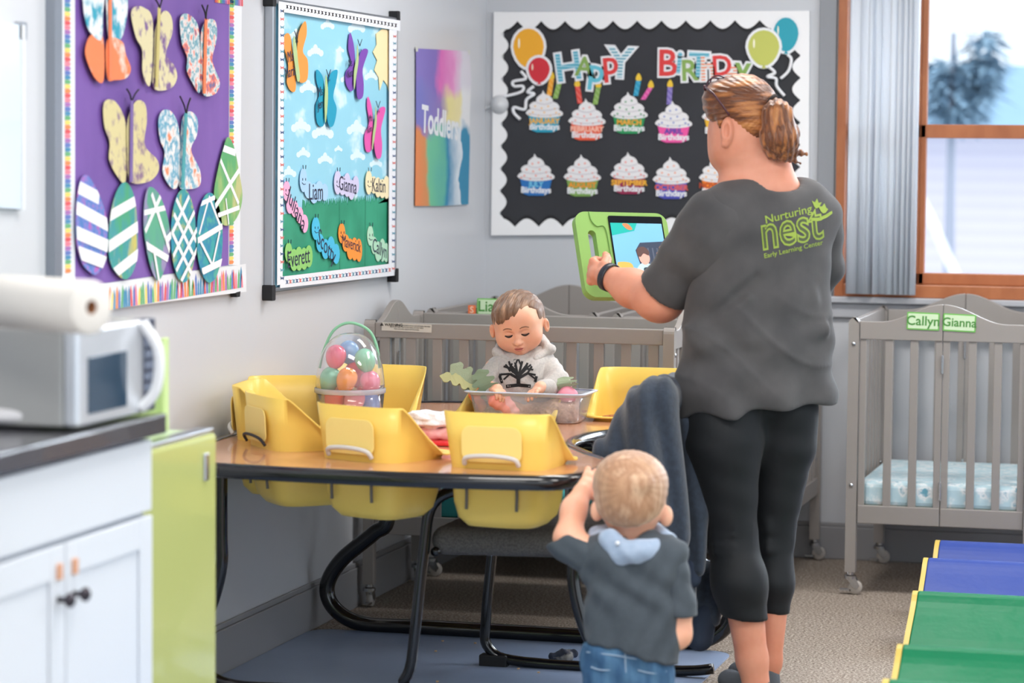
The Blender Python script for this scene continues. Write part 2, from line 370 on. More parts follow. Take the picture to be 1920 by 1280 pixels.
for (x, y, z, s) in ((*P(1788, 60, 'Y', 19), .26),):
    pt = thing('evergreen_tree', 'dusky blue evergreen crown high outside the window', 'tree', (x, y, -.3))
    B().tube([(x, y, -.3), (x, y, z)], [.05, .02], 8).obj('trunk', M('bark', (170, 174, 186), .9), pt, True)
    vs = []; fs = []
    for i in range(900):
        a = random.uniform(0, 6.28); rr = s * random.uniform(.2, 1); zz = z - .6 + random.uniform(-.2, 1.6) * s; n0 = len(vs); L = .09
        p = np.array([x + rr * math.cos(a) * (1.0 if i % 3 else .5) + (.22 if i % 3 == 0 else 0), y + rr * math.sin(a), zz + (.2 if i % 3 == 0 else 0)]); d = np.array([math.cos(a), math.sin(a), random.uniform(-.7, .3)]); q = np.cross(d, (0, 0, 1.)); q /= np.linalg.norm(q)
        vs += [p - q * .03, p + q * .03, p + d * L * 1.6]; fs.append((n0, n0 + 1, n0 + 2))
    tag(obj('foliage', vs, fs, M('pine', (138, 166, 184), .8), pt), kind='stuff')
# ------------------------------------------------------------------ vinyl mat on the floor
def rrect(x0, y0, x1, y1, r, n=6):
    out = []
    for cx, cy, a0 in ((x1 - r, y1 - r, 0), (x0 + r, y1 - r, 90), (x0 + r, y0 + r, 180), (x1 - r, y0 + r, 270)):
        for k in range(n + 1): a = math.radians(a0 + 90 * k / n); out.append((cx + r * math.cos(a), cy + r * math.sin(a)))
    return out
vs, fs = flat([rrect(XL + .018, 4.6, -1.42, 7.79, .07)], .004)
tag(obj('floor_mat', vs, fs, M('blue_vinyl', (140, 158, 190), .30, col2=(150, 168, 198), nscale=3, bump=(60, .05))), 'blue grey vinyl floor mat under the yellow seat table', 'mat')
# ================================================================== LEFT WALL: boards and posters
LW = Plane((XL, 0, 0), (0, 1, 0), (0, 0, 1), .024)     # u = along the wall, v = up, n = into the room
BW = Plane((0, YB, 0), (1, 0, 0), (0, 0, 1), .018)
def z1(*p): return [(x * .4686, y * .46875) for x, y in p]
def z2(*p): return [(490 + x * .4531, y * .4531) for x, y in p]
def z3(*p): return [(900 + x * .3594, y * .3594) for x, y in p]
white = M('white_paper', (240, 240, 242), .7); black = M('black_matte', (24, 24, 28), .6); alu = M('aluminium', (170, 174, 180), .3, 1)
# partly seen whiteboard at the far left
wbd = thing('whiteboard', 'small white dry erase board partly seen left of the purple board', 'whiteboard', LW.w(*LW.uv(10, 390)))
LW.sheet('surface', [(-60, 25), (43, 48), (43, 392), (-60, 386)], M('dry_erase', (208, 222, 236), .12, coat=.6), .004, .012, wbd)
LW.sheet('edge', [(43, 46), (48, 47), (48, 393), (43, 394)], M('board_edge', (222, 224, 228), .4), .003, .018, wbd)
obj('clip', *(lambda v: (LW.put(v[0], LW.uv(50, 58), off=.004), v[1]))(flat([rrect(-.02, -.02, .02, .02, .006)], .012)), alu, wbd)
# purple board ---------------------------------------------------------------
def crayon_mat():
    return M('crayon_strip', (222, 92, 92), .6, col2=[(240, 150, 80), (245, 220, 110), (90, 150, 110), (80, 130, 190), (190, 110, 190), (230, 90, 120)], wave=(9, 1.5, 'DIAGONAL', 'SAW'), ramp=(0, 1))
u0, v0 = LW.uv(116, 560); u1 = LW.uv(452, 300)[0]; v1 = 2.15
pb = thing('bulletin_board', 'purple paper bulletin board with crayon border and painted paper butterflies', 'bulletin board', LW.w(u0, v0 - .03))
vb0 = LW.uv(450, 548)[1]
bevel(B().add(LW.put([(u0 - .02, vb0, 0), (u1, vb0, 0), (u1, v1, 0), (u0 - .02, v1, 0), (u0 - .02, vb0, .018), (u1, vb0, .018), (u1, v1, .018), (u0 - .02, v1, .018)]), [(3, 2, 1, 0), (4, 5, 6, 7), (0, 1, 5, 4), (1, 2, 6, 5), (2, 3, 7, 6), (3, 0, 4, 7)]).obj('board', M('board_white', (232, 234, 238), .4), pb), .002)
LW.sheet('frame', [(103, -60), (117, -60), (117, 600), (103, 604)], M('frame_grey', (140, 146, 156), .35, .6), .0, .024, pb)
LW.sheet('backing_paper', z1((292, -80), (922, 5), (918, 1060), (292, 1150)), M('purple_paper', (128, 92, 172), .65, col2=(112, 78, 158), nscale=4, stretch=(1, 1, .4)), .019, .0008, pb)
cw = M('border_white', (228, 230, 234), .5)
LW.sheet('border_base', z1((246, -80), (300, -80), (300, 1150), (244, 1165)), cw, .02, .0008, pb)
LW.sheet('border_base', z1((918, 0), (968, 0), (960, 1060), (915, 1060)), cw, .02, .0008, pb)
LW.sheet('border_base', z1((300, 1150), (984, 1055), (986, 1166), (300, 1252)), cw, .0205, .0008, pb)
# crayons: little coloured pencils printed on the border strips
cols = [(222, 84, 90), (240, 140, 80), (246, 214, 110), (104, 176, 120), (70, 140, 180), (96, 120, 190), (170, 110, 180), (236, 130, 150)]
cm = [M('crayon_%d' % i, c, .6) for i, c in enumerate(cols)]
cb = B(); d0 = LW.uv(268, 400); 
def strip_v(b, pxa, pxb, w, ya, yb, stp=.0105):
    ua = LW.uv(pxa, 300)[0]; vA, vB = LW.uv(pxa, yb)[1], LW.uv(pxa, ya)[1]; v = vA; i = 0
    while v < vB:
        i += 1; vs, fs = flat([[(ua, v), (ua + w * .75, v), (ua + w, v + stp * .45), (ua + w * .75, v + stp * .9), (ua, v + stp * .9)]], .0004)
        b.add(LW.put(vs, off=.0215), fs, i % 8); v += stp
strip_v(cb, 124, 0, .034, -60, 512)
strip_v(cb, 432, 0, .034, 5, 495)
def strip_h(b):
    (ua, va), (ub, vb_) = LW.uv(195, 586), LW.uv(458, 541); n = 62
    for i in range(n):
        t = i / n; u = ua + (ub - ua) * t; v = va + (vb_ - va) * t + .004; w = (ub - ua) / n * .8; h = .026 + .018 * random.random(); sl = random.uniform(-.006, .006)
        vs, fs = flat([[(u, v), (u + w, v), (u + w + sl, v + h), (u + w / 2 + sl, v + h + .014), (u + sl, v + h)]], .0004)
        b.add(LW.put(vs, off=.0215), fs, random.randrange(8))
strip_h(cb); cb.obj('border_crayons', cm, pb)
strip = B()
for i in range(30):
    u = LW.uv(405, 0)[0] + i * .0125; vs, fs = flat([[(u, LW.uv(430, 8)[1]), (u + .009, LW.uv(430, 8)[1]), (u + .009, 2.0), (u, 2.0)]], .0004)
    if u < u1 + .02: strip.add(LW.put(vs, off=.0215), fs, i % 8)
strip.obj('border_crayons', cm, pb)
LW.sheet('bracket', [(443, 548), (451, 546), (450, 556), (444, 557)], black, .004, .018, pb)
# painted butterflies (wing outline, body stick, feelers)
G1 = 'painted butterflies on the purple board'
def paint(name, c1, c2, sc, ramp=(.42, .58), st=(1, 1, 1)): return M(name, c1, .7, col2=c2, nscale=sc * 3, ramp=ramp, detail=5, stretch=st)
def bfly(label, wings, mats, stick, sm_, feel, rise=.012):
    o = thing('painted_butterfly', label, 'paper butterfly', LW.w(*LW.uv(*z1(stick[1])[0]), .02), group=G1)
    for w, m_ in zip(wings, mats): LW.sheet('wing', z1(*w), m_, .0215 + rise * random.uniform(.5, 1), .0012, o, True)
    a, b2 = [LW.w(*LW.uv(*q), .036) for q in z1(*stick)]; dv = (b2 - a) / np.linalg.norm(b2 - a); sd = np.array([0, 1, 0]) * .0085
    vs = [a - sd, a + sd, b2 + sd, b2 - sd]; vs += [v + np.array([.002, 0, 0]) for v in vs]
    B().add(vs, [(3, 2, 1, 0), (4, 5, 6, 7), (0, 1, 5, 4), (1, 2, 6, 5), (2, 3, 7, 6), (3, 0, 4, 7)]).obj('body_stick', sm_, o)
    for f in feel: B().tube([LW.w(*LW.uv(*q), .038) for q in spline(z1(*f), 4)], .0022, 6).obj('feeler', black, o, True)
orange = M('orange_craft', (240, 128, 82), .6); yel_st = M('olive_stick', (206, 192, 120), .6); vio = M('violet_stick', (120, 96, 160), .6); teal_st = M('teal_stick', (72, 160, 166), .6)
w_teal = paint('paint_teal_white', (232, 236, 238), (50, 160, 186), 9); w_or = paint('paint_orange_white', (242, 132, 84), (240, 222, 210), 6, (.55, .7))
w_yp = paint('paint_yellow_plum', (222, 212, 170), (128, 96, 150), 10, (.5, .64)); w_mix = paint('paint_mixed', (232, 228, 228), [(70, 150, 170), (226, 226, 224), (236, 120, 92), (120, 110, 150)], 13, (.3, .7))
w_cr = paint('paint_cream_plum', (214, 202, 150), (140, 112, 140), 12, (.5, .72)); w_or2 = paint('paint_blue_orange', (238, 234, 232), [(80, 160, 190), (236, 232, 230), (244, 136, 90)], 8, (.35, .68))
bfly('teal and orange painted butterfly at the top of the purple board', [[(415, -60), (340, -40), (335, 30), (345, 90), (362, 130), (405, 160), (412, 60)], [(430, -60), (500, -50), (512, 20), (500, 110), (480, 160), (440, 165), (428, 60)], [(412, 150), (365, 140), (342, 200), (355, 260), (385, 318), (415, 318)], [(430, 160), (488, 165), (505, 220), (524, 275), (505, 312), (460, 320), (430, 310)]], [w_teal, w_teal, w_or, w_or], [(421, 314), (421, -30)], orange, [])
bfly('cream and purple painted butterfly second in the top row', [[(610, 75), (575, 30), (540, 28), (526, 60), (545, 150), (570, 200), (572, 290), (598, 345), (610, 250)], [(622, 120), (655, 45), (685, 65), (690, 130), (665, 215), (700, 265), (708, 315), (680, 355), (615, 350), (618, 220)]], [w_yp, w_yp], [(608, 348), (618, 30)], yel_st, [[(618, 32), (612, 15), (600, -5)], [(618, 32), (624, 12), (628, -5)]])
bfly('orange and teal marbled butterfly at the top right of purple board', [[(800, 180), (790, 95), (750, 55), (722, 75), (728, 170), (750, 230), (748, 280), (770, 330), (800, 370), (806, 260)], [(806, 130), (830, 80), (862, 85), (868, 150), (850, 230), (858, 270), (880, 330), (862, 375), (812, 375), (806, 250)]], [w_mix, w_mix], [(799, 374), (806, 75)], orange, [[(804, 78), (800, 50), (788, 20)], [(804, 78), (806, 50), (812, 20)]])
bfly('large cream and plum painted butterfly below the top row', [[(500, 480), (460, 405), (418, 410), (418, 500), (440, 570), (438, 640), (470, 705), (502, 728), (505, 600)], [(512, 480), (545, 405), (580, 415), (588, 480), (580, 580), (630, 640), (632, 690), (590, 728), (520, 722), (510, 600)]], [w_cr, w_cr], [(505, 728), (508, 400)], vio, [[(504, 400), (498, 375), (486, 356)], [(508, 400), (520, 375), (534, 358)]])
bfly('orange and blue dabbed butterfly below the top row', [[(715, 510), (690, 450), (655, 440), (635, 480), (642, 560), (660, 610), (652, 690), (685, 750), (712, 740), (720, 620)], [(730, 480), (760, 445), (790, 475), (788, 540), (765, 600), (800, 680), (800, 740), (760, 756), (718, 745), (722, 620)]], [w_or2, w_or2], [(712, 752), (726, 450)], teal_st, [[(724, 452), (716, 420), (700, 385)], [(726, 452), (732, 420), (742, 392)]])
# egg cutouts with resist stripes
G2 = 'painted paper eggs on the purple board'
def egg2(label, pts, mat, strips, wm=.05):
    uv = [LW.uv(*q) for q in z1(*pts)]; uv = spline(uv, 5, True); vs, fs = flat([uv], .0012)
    o = obj('painted_egg', LW.put(vs, off=.028), fs, mat); tag(o, label, 'paper egg', G2)
    b = B(); cu = [tuple(p) for p in uv]; c = np.mean(cu, 0)
    for (xa, ya, xb, yb, w) in strips:                    # strips given by centre line in zoom px
        p, q = [np.array(LW.uv(*k)) for k in z1((xa, ya), (xb, yb))]; d = q - p; L = np.linalg.norm(d); n = np.array([-d[1], d[0]]) / L; t = d / L; cc = float(n @ p)
        w *= .62; poly = clip(cu, n[0], n[1], cc - w / 2, 1); poly = clip(poly, n[0], n[1], cc + w / 2, -1)
        poly = clip(poly, t[0], t[1], float(t @ p) - .005, 1); poly = clip(poly, t[0], t[1], float(t @ q) + .005, -1)
        if len(poly) > 2: v2, f2 = flat([poly], .0003); b.add(LW.put(v2, off=.0293 + .0004 * (len(b.f) // 6 % 9)), f2)
    b.obj('stripes', white, o); return o
e_bl = paint('egg_blue_violet', (74, 120, 186), [(110, 130, 200), (178, 96, 180)], 14, (.4, .62)); e_gr = paint('egg_green_teal', (70, 160, 120), [(60, 150, 160), (200, 190, 100)], 7, (.38, .68), (1, 1, .4))
e_gp = paint('egg_green_lilac', (90, 168, 136), [(88, 160, 140), (150, 140, 180)], 6, (.42, .6), (1, 1, .5)); e_tg = paint('egg_teal_gold', (40, 140, 170), [(70, 160, 150), (206, 190, 110)], 8, (.42, .7))
e_te = paint('egg_teal', (56, 160, 160), [(40, 130, 170), (80, 170, 150)], 7, (.4, .65)); e_lg = paint('egg_lime', (92, 168, 110), [(130, 180, 110), (190, 190, 130)], 6, (.4, .66), (1, 1, .4))
def ov(cx, cy, rx, ry, k=.0): return [(cx + rx * math.cos(a) * (1 + k * math.sin(a)), cy + ry * math.sin(a)) for a in np.linspace(0, 2 * math.pi, 12, endpoint=False)]
egg2('blue and violet paper egg with slanting white stripes', [(340, 700), (315, 720), (300, 800), (296, 900), (302, 990), (325, 1060), (370, 1098), (400, 1070), (420, 1000), (422, 900), (405, 820), (370, 740)], e_bl, [(300, 745, 385, 790, .05), (296, 830, 425, 900, .05), (296, 930, 425, 985, .05), (305, 1010, 410, 1050, .05)])
egg2('green and teal paper egg with diagonal white stripes', [(495, 728), (465, 755), (440, 830), (428, 930), (430, 1030), (455, 1090), (500, 1116), (535, 1060), (543, 960), (540, 860), (525, 770)], e_gr, [(428, 865, 540, 800, .042), (428, 985, 545, 905, .045), (445, 1095, 545, 1015, .045)])
egg2('green and lilac paper egg with crossed white stripes', [(590, 748), (572, 800), (568, 900), (580, 1000), (600, 1080), (625, 1122), (650, 1080), (670, 1000), (672, 920), (655, 840), (625, 770)], e_gp, [(572, 850, 655, 830, .022), (640, 770, 575, 920, .022), (600, 780, 672, 1010, .022), (575, 980, 672, 1040, .03), (605, 1000, 625, 1120, .018), (655, 960, 672, 940, .03)])
egg2('teal and gold paper egg with white lattice lines', ov(727, 943, 50, 187), e_tg, [(700, 800, 775, 960, .02), (690, 860, 770, 1030, .02), (680, 930, 760, 1100, .02), (745, 790, 680, 930, .02), (765, 850, 680, 1030, .02), (775, 920, 690, 1090, .02), (775, 1000, 715, 1120, .02)])
egg2('narrow teal paper egg with white zigzag lines', ov(832, 950, 52, 180), e_te, [(785, 820, 850, 790, .02), (830, 790, 872, 900, .016), (825, 800, 790, 930, .014), (785, 960, 878, 905, .026), (795, 970, 840, 1060, .016), (868, 930, 840, 1060, .016), (800, 1085, 882, 1045, .03)])
egg2('lime and green paper egg overlapping the crayon border', [(905, 548), (885, 600), (865, 680), (850, 770), (858, 850), (885, 898), (920, 895), (950, 850), (963, 780), (950, 690), (930, 590)], e_lg, [(880, 590, 932, 610, .03), (870, 630, 945, 810, .02), (955, 670, 850, 830, .024), (895, 800, 905, 890, .012), (865, 860, 945, 830, .02)])
# sky and grass board ------------------------------------------------------------
A, Bq, Cq, Dq = (516, 2), (744, 35), (740, 518), (509, 549)
sb = thing('magnetic_board', 'framed board of blue sky and green grass with paper butterflies and caterpillars', 'bulletin board', LW.w(*LW.uv(512, 549)))
u0, v0 = LW.uv(*Dq); u1, v1 = LW.uv(*Bq)
v1 = LW.uv(516, -2)[1]
fb = B()
for a, b2 in (((u0, v0), (u1, v0 + .014)), ((u0, v1 - .014), (u1, v1)), ((u0, v0), (u0 + .02, v1)), ((u1 - .014, v0), (u1, v1))):
    fb.add(LW.put([(a[0], a[1], 0), (b2[0], a[1], 0), (b2[0], b2[1], 0), (a[0], b2[1], 0), (a[0], a[1], .028), (b2[0], a[1], .028), (b2[0], b2[1], .028), (a[0], b2[1], .028)]), [(3, 2, 1, 0), (4, 5, 6, 7), (0, 1, 5, 4), (1, 2, 6, 5), (2, 3, 7, 6), (3, 0, 4, 7)])
bevel(fb.obj('frame', alu, sb), .003)
for (a, b2) in ((u0, v0), (u1, v0), (u0, v1), (u1, v1)):
    vs, fs = flat([rrect(a - .012, b2 - .022, a + .018, b2 + .022, .006)], .03); obj('corner', LW.put(vs), fs, black, sb)
sky = M('sky_paper', (146, 205, 226), .6, col2=[(150, 208, 228), (206, 232, 242)], nscale=6, ramp=(.5, .68), detail=3, stretch=(1, 1, 1.7))
vs, fs = flat([[(u0 + .01, v0 + .01), (u1 - .01, v0 + .01), (u1 - .01, v1 - .01), (u0 + .01, v1 - .01)]], .001); obj('sky_paper', LW.put(vs, off=.018), fs, sky, sb)
# scattered clouds printed on the sky paper
clm = M('cloud_print', (212, 234, 243), .7); cb = B()
for (x, y, s) in ((230, 220, 28), (332, 210, 14), (150, 150, 24), (170, 530, 34), (260, 555, 38), (400, 540, 34), (270, 665, 26), (180, 640, 24), (405, 650, 26), (325, 620, 14), (200, 370, 30), (400, 120, 30), (460, 320, 24), (480, 680, 22), (280, 110, 24), (120, 720, 26), (360, 330, 22)):
    for k in range(5):
        q = [(x + s * (.42 * (k - 2)) + s * .36 * math.cos(t), y - s * .30 * (2 - abs(k - 2)) + s * (.75 if k == 2 else .5) * math.sin(t)) for t in np.linspace(0, 6.28, 11)[:-1]]
        vs, fs = flat([[LW.uv(*p) for p in z2(*q)]], .0002 + .00004 * k); cb.add(LW.put(vs, off=.0191), fs)
cb.obj('clouds', clm, sb)
gt = [(80, 830)]
for i in range(46): x = 172 + i * 7.9; gt += [(x, 826 - i * .55 + random.uniform(0, 6)), (x + 3, 848 - i * .5 + random.uniform(-6, 14))]
grass = [(85, 885), (170, 885), (172, 826)] + gt[3:] + [(530, 810), (530, 1105), (88, 1142)]
LW.sheet('grass_paper', z2(*grass), M('grass_paper', (54, 158, 124), .6, col2=(40, 140, 108), nscale=6), .0195, .001, sb)
LW.sheet('grass_seam', z2((322, 815), (324, 815), (326, 1125), (324, 1125)), M('seam_green', (34, 120, 92), .7), .0206, .0003, sb)
LW.sheet('grass_seam', z2((430, 808), (432, 808), (430, 1112), (428, 1112)), MATS['seam_green'], .0206, .0003, sb)
bp_ = M('butterfly_trim_white', (232, 234, 240), .6)
for q in (((72, 5), (95, 12), (88, 1175), (66, 1180)), ((530, 100), (562, 105), (550, 1140), (528, 1140)), ((72, 5), (575, 85), (575, 128), (90, 50)), ((78, 1145), (540, 1090), (545, 1140), (78, 1192))): bo_ = .029 + .0004 * (q[0][0] == 72) + .0002 * (q[0][0] == 78) + .0006 * (q[3][0] == 90); LW.sheet('border', z2(*q), bp_, bo_ - .0006, .001, sb)
tb = B(); tc_ = [M('print_navy', (60, 84, 130), .6), M('print_coral', (214, 110, 104), .6), M('print_teal', (90, 150, 170), .6)]
def mini(x, y, s, k, rot=False):
    q = [(-1, -.8), (-.15, -.1), (0, -.5), (.15, -.1), (1, -.8), (.7, .1), (.8, .8), (0, .25), (-.8, .8), (-.7, .1)]
    if rot: q = [(b * 1.0, a) for a, b in q]
    vs, fs = flat([[LW.uv(*p) for p in z2(*[(x + a * s, y + b * s * 1.1) for a, b in q])]], .0002); tb.add(LW.put(vs, off=.0302), fs, k)
for i in range(34): t = i / 33; mini(78, 45 + t * 1105, 8.5, i % 3); mini(545 - 6 * t, 150 + t * 960, 7, (i + 1) % 3)
for i in range(32): t = i / 31; mini(98 + t * 450, 28 + t * 77, 8, i % 3, True); mini(98 + t * 425, 1166 - t * 50, 8, i % 3, True)
tb.obj('border_print', tc_, sb)
# paper butterflies
G3 = 'paper butterflies on the sky board'
pal = M('pale_green_paper', (176, 200, 142), .6); ink = M('marker_ink', (40, 44, 70), .6)
def pbfly(label, mat, wings, body, txt):
    o = thing('paper_butterfly', label, 'paper butterfly', LW.w(*LW.uv(*z2(body[len(body) // 2])[0]), .02), group=G3)
    for i, w in enumerate(wings): LW.sheet('wing', z2(*w), mat, .024 + .004 * i, .001, o, True)
    LW.sheet('body', z2(*body), pal, .030, .001, o, True); x, y = body[0]
    for s in (-1, 1): B().tube([LW.w(*LW.uv(*q), .0315) for q in z2((x, y + 6), (x + 5 * s, y - 10), (x + 9 * s, y - 22))], .0012, 5).obj('feeler', ink, o)
    for s in (-1, 1): obj('eye', *(lambda v: (LW.put(v[0], LW.uv(*z2((x + 4 * s + 1, y + 22))[0]), off=.0312), v[1]))(flat([rrect(-.002, -.003, .002, .003, .0015)], .0004)), ink, o)
    for t, (tx, ty), sz in txt: LW.text('name_text', t, z2((tx, ty))[0], sz, ink, .0295, o, rot=.15)
pbfly('orange paper butterfly with handwriting at the left edge', M('orange_paper', (244, 152, 66), .6), [[(140, 300), (120, 150), (95, 150), (96, 200), (112, 270), (106, 340), (125, 378), (142, 370)], [(148, 250), (155, 140), (182, 88), (188, 140), (172, 210), (192, 250), (192, 320), (175, 342), (155, 330)]], [(136, 150), (132, 190), (138, 260), (150, 335), (160, 320), (152, 250), (146, 190)], [("Ms", (120, 235), .045), ("Maria", (120, 298), .045)])
pbfly('teal blue paper butterfly in the middle of the sky', M('teal_paper', (22, 152, 186), .6), [[(264, 400), (255, 320), (230, 288), (228, 330), (240, 390), (226, 440), (232, 510), (255, 522), (266, 480)], [(272, 400), (285, 310), (315, 290), (310, 340), (298, 400), (312, 450), (300, 515), (282, 522), (272, 480)]], [(268, 310), (264, 370), (262, 440), (266, 508), (274, 440), (276, 370)], [("Ms", (244, 380), .04), ("Jen", (244, 432), .04)])
pbfly('purple paper butterfly near the paper sun', M('purple_card', (122, 72, 172), .6), [[(388, 290), (385, 200), (368, 135), (360, 200), (372, 260), (350, 300), (352, 350), (372, 378), (388, 350)], [(396, 280), (415, 210), (442, 210), (420, 285), (424, 350), (420, 400), (400, 408), (394, 360)]], [(398, 185), (394, 240), (384, 300), (385, 370), (394, 310), (403, 245)], [("Ms", (368, 262), .034), ("Kat", (366, 305), .034)])
pbfly('pink paper butterfly lowest on the sky', M('pink_card', (224, 90, 172), .6), [[(462, 540), (458, 450), (442, 400), (438, 440), (446, 510), (428, 560), (432, 620), (450, 628), (462, 600)], [(470, 520), (490, 450), (514, 450), (496, 530), (500, 600), (495, 650), (478, 652), (468, 600)]], [(474, 440), (470, 500), (462, 560), (460, 620), (470, 560), (478, 500)], [("Ms", (452, 490), .03), ("Kim", (448, 535), .03)])
LW.sheet('paper_sun', z2((475, 140), (500, 120), (530, 125), (532, 390), (520, 350), (505, 330), (490, 375), (486, 320), (468, 290), (480, 250), (462, 215), (478, 185)), M('pale_yellow_paper', (246, 224, 176), .65), .0215, .001)
tag(bpy.data.objects['paper_sun'], 'pale yellow half sun cut from paper at the right of the sky board', 'paper sun')
G4 = 'name caterpillars on the sky board'
def cater(label, col, segs, name, tx, size, rot=0, key=None):
    o = thing('paper_caterpillar', label, 'paper caterpillar', LW.w(*LW.uv(*z2(segs[0][:2])[0]), .022), group=G4)
    m_ = M(key, col, .65); b = B(); off = .0225 + .004 * random.random()
    for i, (x, y, rx, ry) in enumerate(segs):
        q = [(x + rx * math.cos(t), y + ry * math.sin(t)) for t in np.linspace(0, 6.28, 17)[:-1]]
        vs, fs = flat([[LW.uv(*p) for p in z2(*q)]], .001 + .00003 * i); b.add(LW.put(vs, off=off), fs)
    b.obj('body', m_, o); x, y, rx, ry = segs[0]
    fc = B()
    for s in (-1, 1):
        fc.tube([LW.w(*LW.uv(*q), off + .0015) for q in z2((x + 3 + s * 5, y - ry + 4), (x + 3 + s * 6, y - ry - 12))], .0012, 5)
        fc.tube([LW.w(*LW.uv(*q), off + .0015) for q in z2((x + 2 + s * 6, y - 8), (x + 2 + s * 6, y + 2))], .0014, 5)
    fc.tube([LW.w(*LW.uv(*q), off + .0015) for q in z2((x - 6, y + 10), (x, y + 18), (x + 8, y + 16))], .001, 5)
    fc.obj('drawn_face', ink, o); LW.text('name_text', name, z2(tx)[0], size * .82, ink, off + .0014, o, rot=rot)
cater('pink caterpillar sloping down with the name Juliana', (244, 172, 208), [(104, 790, 15, 42), (118, 850, 15, 34), (138, 865, 15, 34), (158, 890, 15, 34), (178, 925, 15, 38)], 'Juliana', (145, 868), .085, -.62, 'pink_paper')
cater('pale blue caterpillar with the name Liam', (168, 206, 238), [(174, 745, 15, 50), (196, 785, 18, 36), (218, 800, 18, 42), (240, 790, 18, 42), (262, 795, 14, 36)], 'Liam', (226, 796), .085, 0, 'pale_blue_paper')
cater('lilac caterpillar with the name Gianna', (204, 200, 230), [(315, 755, 15, 50), (335, 768, 15, 40), (354, 765, 15, 50), (372, 785, 14, 42), (390, 765, 13, 38)], 'Gianna', (358, 768), .075, -.1, 'lilac_paper')
cater('cream caterpillar with the name Kaltin', (240, 226, 186), [(442, 755, 14, 50), (462, 765, 14, 36), (480, 775, 14, 42), (498, 780, 14, 40), (515, 775, 13, 48)], 'Kaltin', (486, 770), .075, -.05, 'cream_paper')
cater('sky blue caterpillar with the name Scotty', (72, 184, 222), [(222, 945, 17, 48), (240, 1005, 16, 38), (262, 1030, 16, 42), (285, 1025, 16, 48), (306, 1050, 15, 42)], 'Scotty', (270, 1022), .085, -.42, 'sky_card')
cater('orange caterpillar with the name Maverick', (248, 148, 58), [(331, 965, 14, 42), (348, 1005, 14, 36), (366, 1030, 14, 44), (384, 1030, 14, 48), (402, 1035, 13, 48)], 'Maverick', (372, 1010), .062, -.15, 'orange_card')
cater('mint caterpillar with the name Callyn', (176, 218, 190), [(452, 975, 13, 42), (468, 1015, 13, 36), (484, 1040, 13, 42), (502, 1035, 13, 48), (518, 1045, 12, 40)], 'Callyn', (490, 1030), .075, -.2, 'mint_paper')
cater('green caterpillar with the name Everett', (140, 200, 110), [(110, 1045, 15, 42), (132, 1075, 17, 46), (153, 1070, 17, 50), (174, 1070, 16, 46), (194, 1060, 15, 46)], 'Everett', (154, 1068), .082, .05, 'leaf_paper')
# painted Toddlers poster ---------------------------------------------------------
po = thing('painted_poster', 'rainbow painted paper with the word Toddlers on the left wall', 'poster', LW.w(*LW.uv(790, 386)))
LW.k = .006; pts = z2((640, 200), (860, 212), (868, 330), (862, 480), (862, 600), (856, 845), (745, 852), (636, 852), (640, 500))
uv = [LW.uv(*p) for p in pts]; vs, fs = flat([uv], .001)
def poster_mat():
    m = M('watercolour', (255, 255, 255), .7); nt = m.node_tree; L = nt.links; b = nt.nodes['Principled BSDF']
    tc = nt.nodes.new('ShaderNodeTexCoord'); n = nt.nodes.new('ShaderNodeTexNoise'); n.inputs['Scale'].default_value = 1.0; n.inputs['Detail'].default_value = 4
    sm = nt.nodes.new('ShaderNodeVectorMath'); sm.operation = 'MULTIPLY_ADD'; sm.inputs[1].default_value = (.36,) * 3
    mp = nt.nodes.new('ShaderNodeMapping'); mp.inputs['Scale'].default_value = (4, 4, 4); L.new(tc.outputs['Generated'], mp.inputs[0]); L.new(mp.outputs[0], n.inputs['Vector']); L.new(n.outputs['Color'], sm.inputs[0]); L.new(tc.outputs['Generated'], sm.inputs[2])
    sp = nt.nodes.new('ShaderNodeSeparateXYZ'); L.new(sm.outputs[0], sp.inputs[0])
    def ramp(src, st):
        r = nt.nodes.new('ShaderNodeValToRGB'); e = r.color_ramp.elements
        e[0].position, e[0].color = st[0][0], (*lin(st[0][1]), 1); e[1].position, e[1].color = st[-1][0], (*lin(st[-1][1]), 1)
        for p_, c_ in st[1:-1]: q = e.new(p_); q.color = (*lin(c_), 1)
        L.new(src, r.inputs[0]); return r.outputs[0]
    top = ramp(sp.outputs[1], [(.2, (132, 118, 188)), (.5, (128, 110, 182)), (.62, (214, 110, 180)), (.82, (226, 150, 200)), (1.1, (220, 216, 226))])
    mid = ramp(sp.outputs[1], [(.2, (120, 120, 190)), (.6, (140, 120, 180)), (.75, (226, 214, 150)), (.95, (234, 222, 170)), (1.15, (230, 230, 232))])
    bot = ramp(sp.outputs[1], [(.22, (222, 134, 84)), (.36, (206, 140, 90)), (.44, (110, 188, 150)), (.66, (96, 176, 160)), (.74, (44, 130, 170)), (1.0, (60, 140, 176)), (1.15, (226, 232, 238))])
    def mix(f, a, c):
        x = nt.nodes.new('ShaderNodeMix'); x.data_type = 'RGBA'; L.new(f, x.inputs['Factor']); L.new(a, x.inputs['A']); L.new(c, x.inputs['B']); return x.outputs['Result']
    f1 = nt.nodes.new('ShaderNodeMapRange'); f1.inputs[1].default_value = .86; f1.inputs[2].default_value = .96; L.new(sp.outputs[2], f1.inputs[0])
    f2 = nt.nodes.new('ShaderNodeMapRange'); f2.inputs[1].default_value = .66; f2.inputs[2].default_value = .72; L.new(sp.outputs[2], f2.inputs[0])
    L.new(mix(f2.outputs[0], bot, mix(f1.outputs[0], mid, top)), b.inputs['Base Color']); return m
obj('sheet', LW.put(vs, off=.006), fs, poster_mat(), po)
LW.text('lettering', 'Toddlers', (826, 233), .128, M('white_letters', (226, 228, 232), .7), .0072, po, bold=.003, sx=.95, rot=-.06)
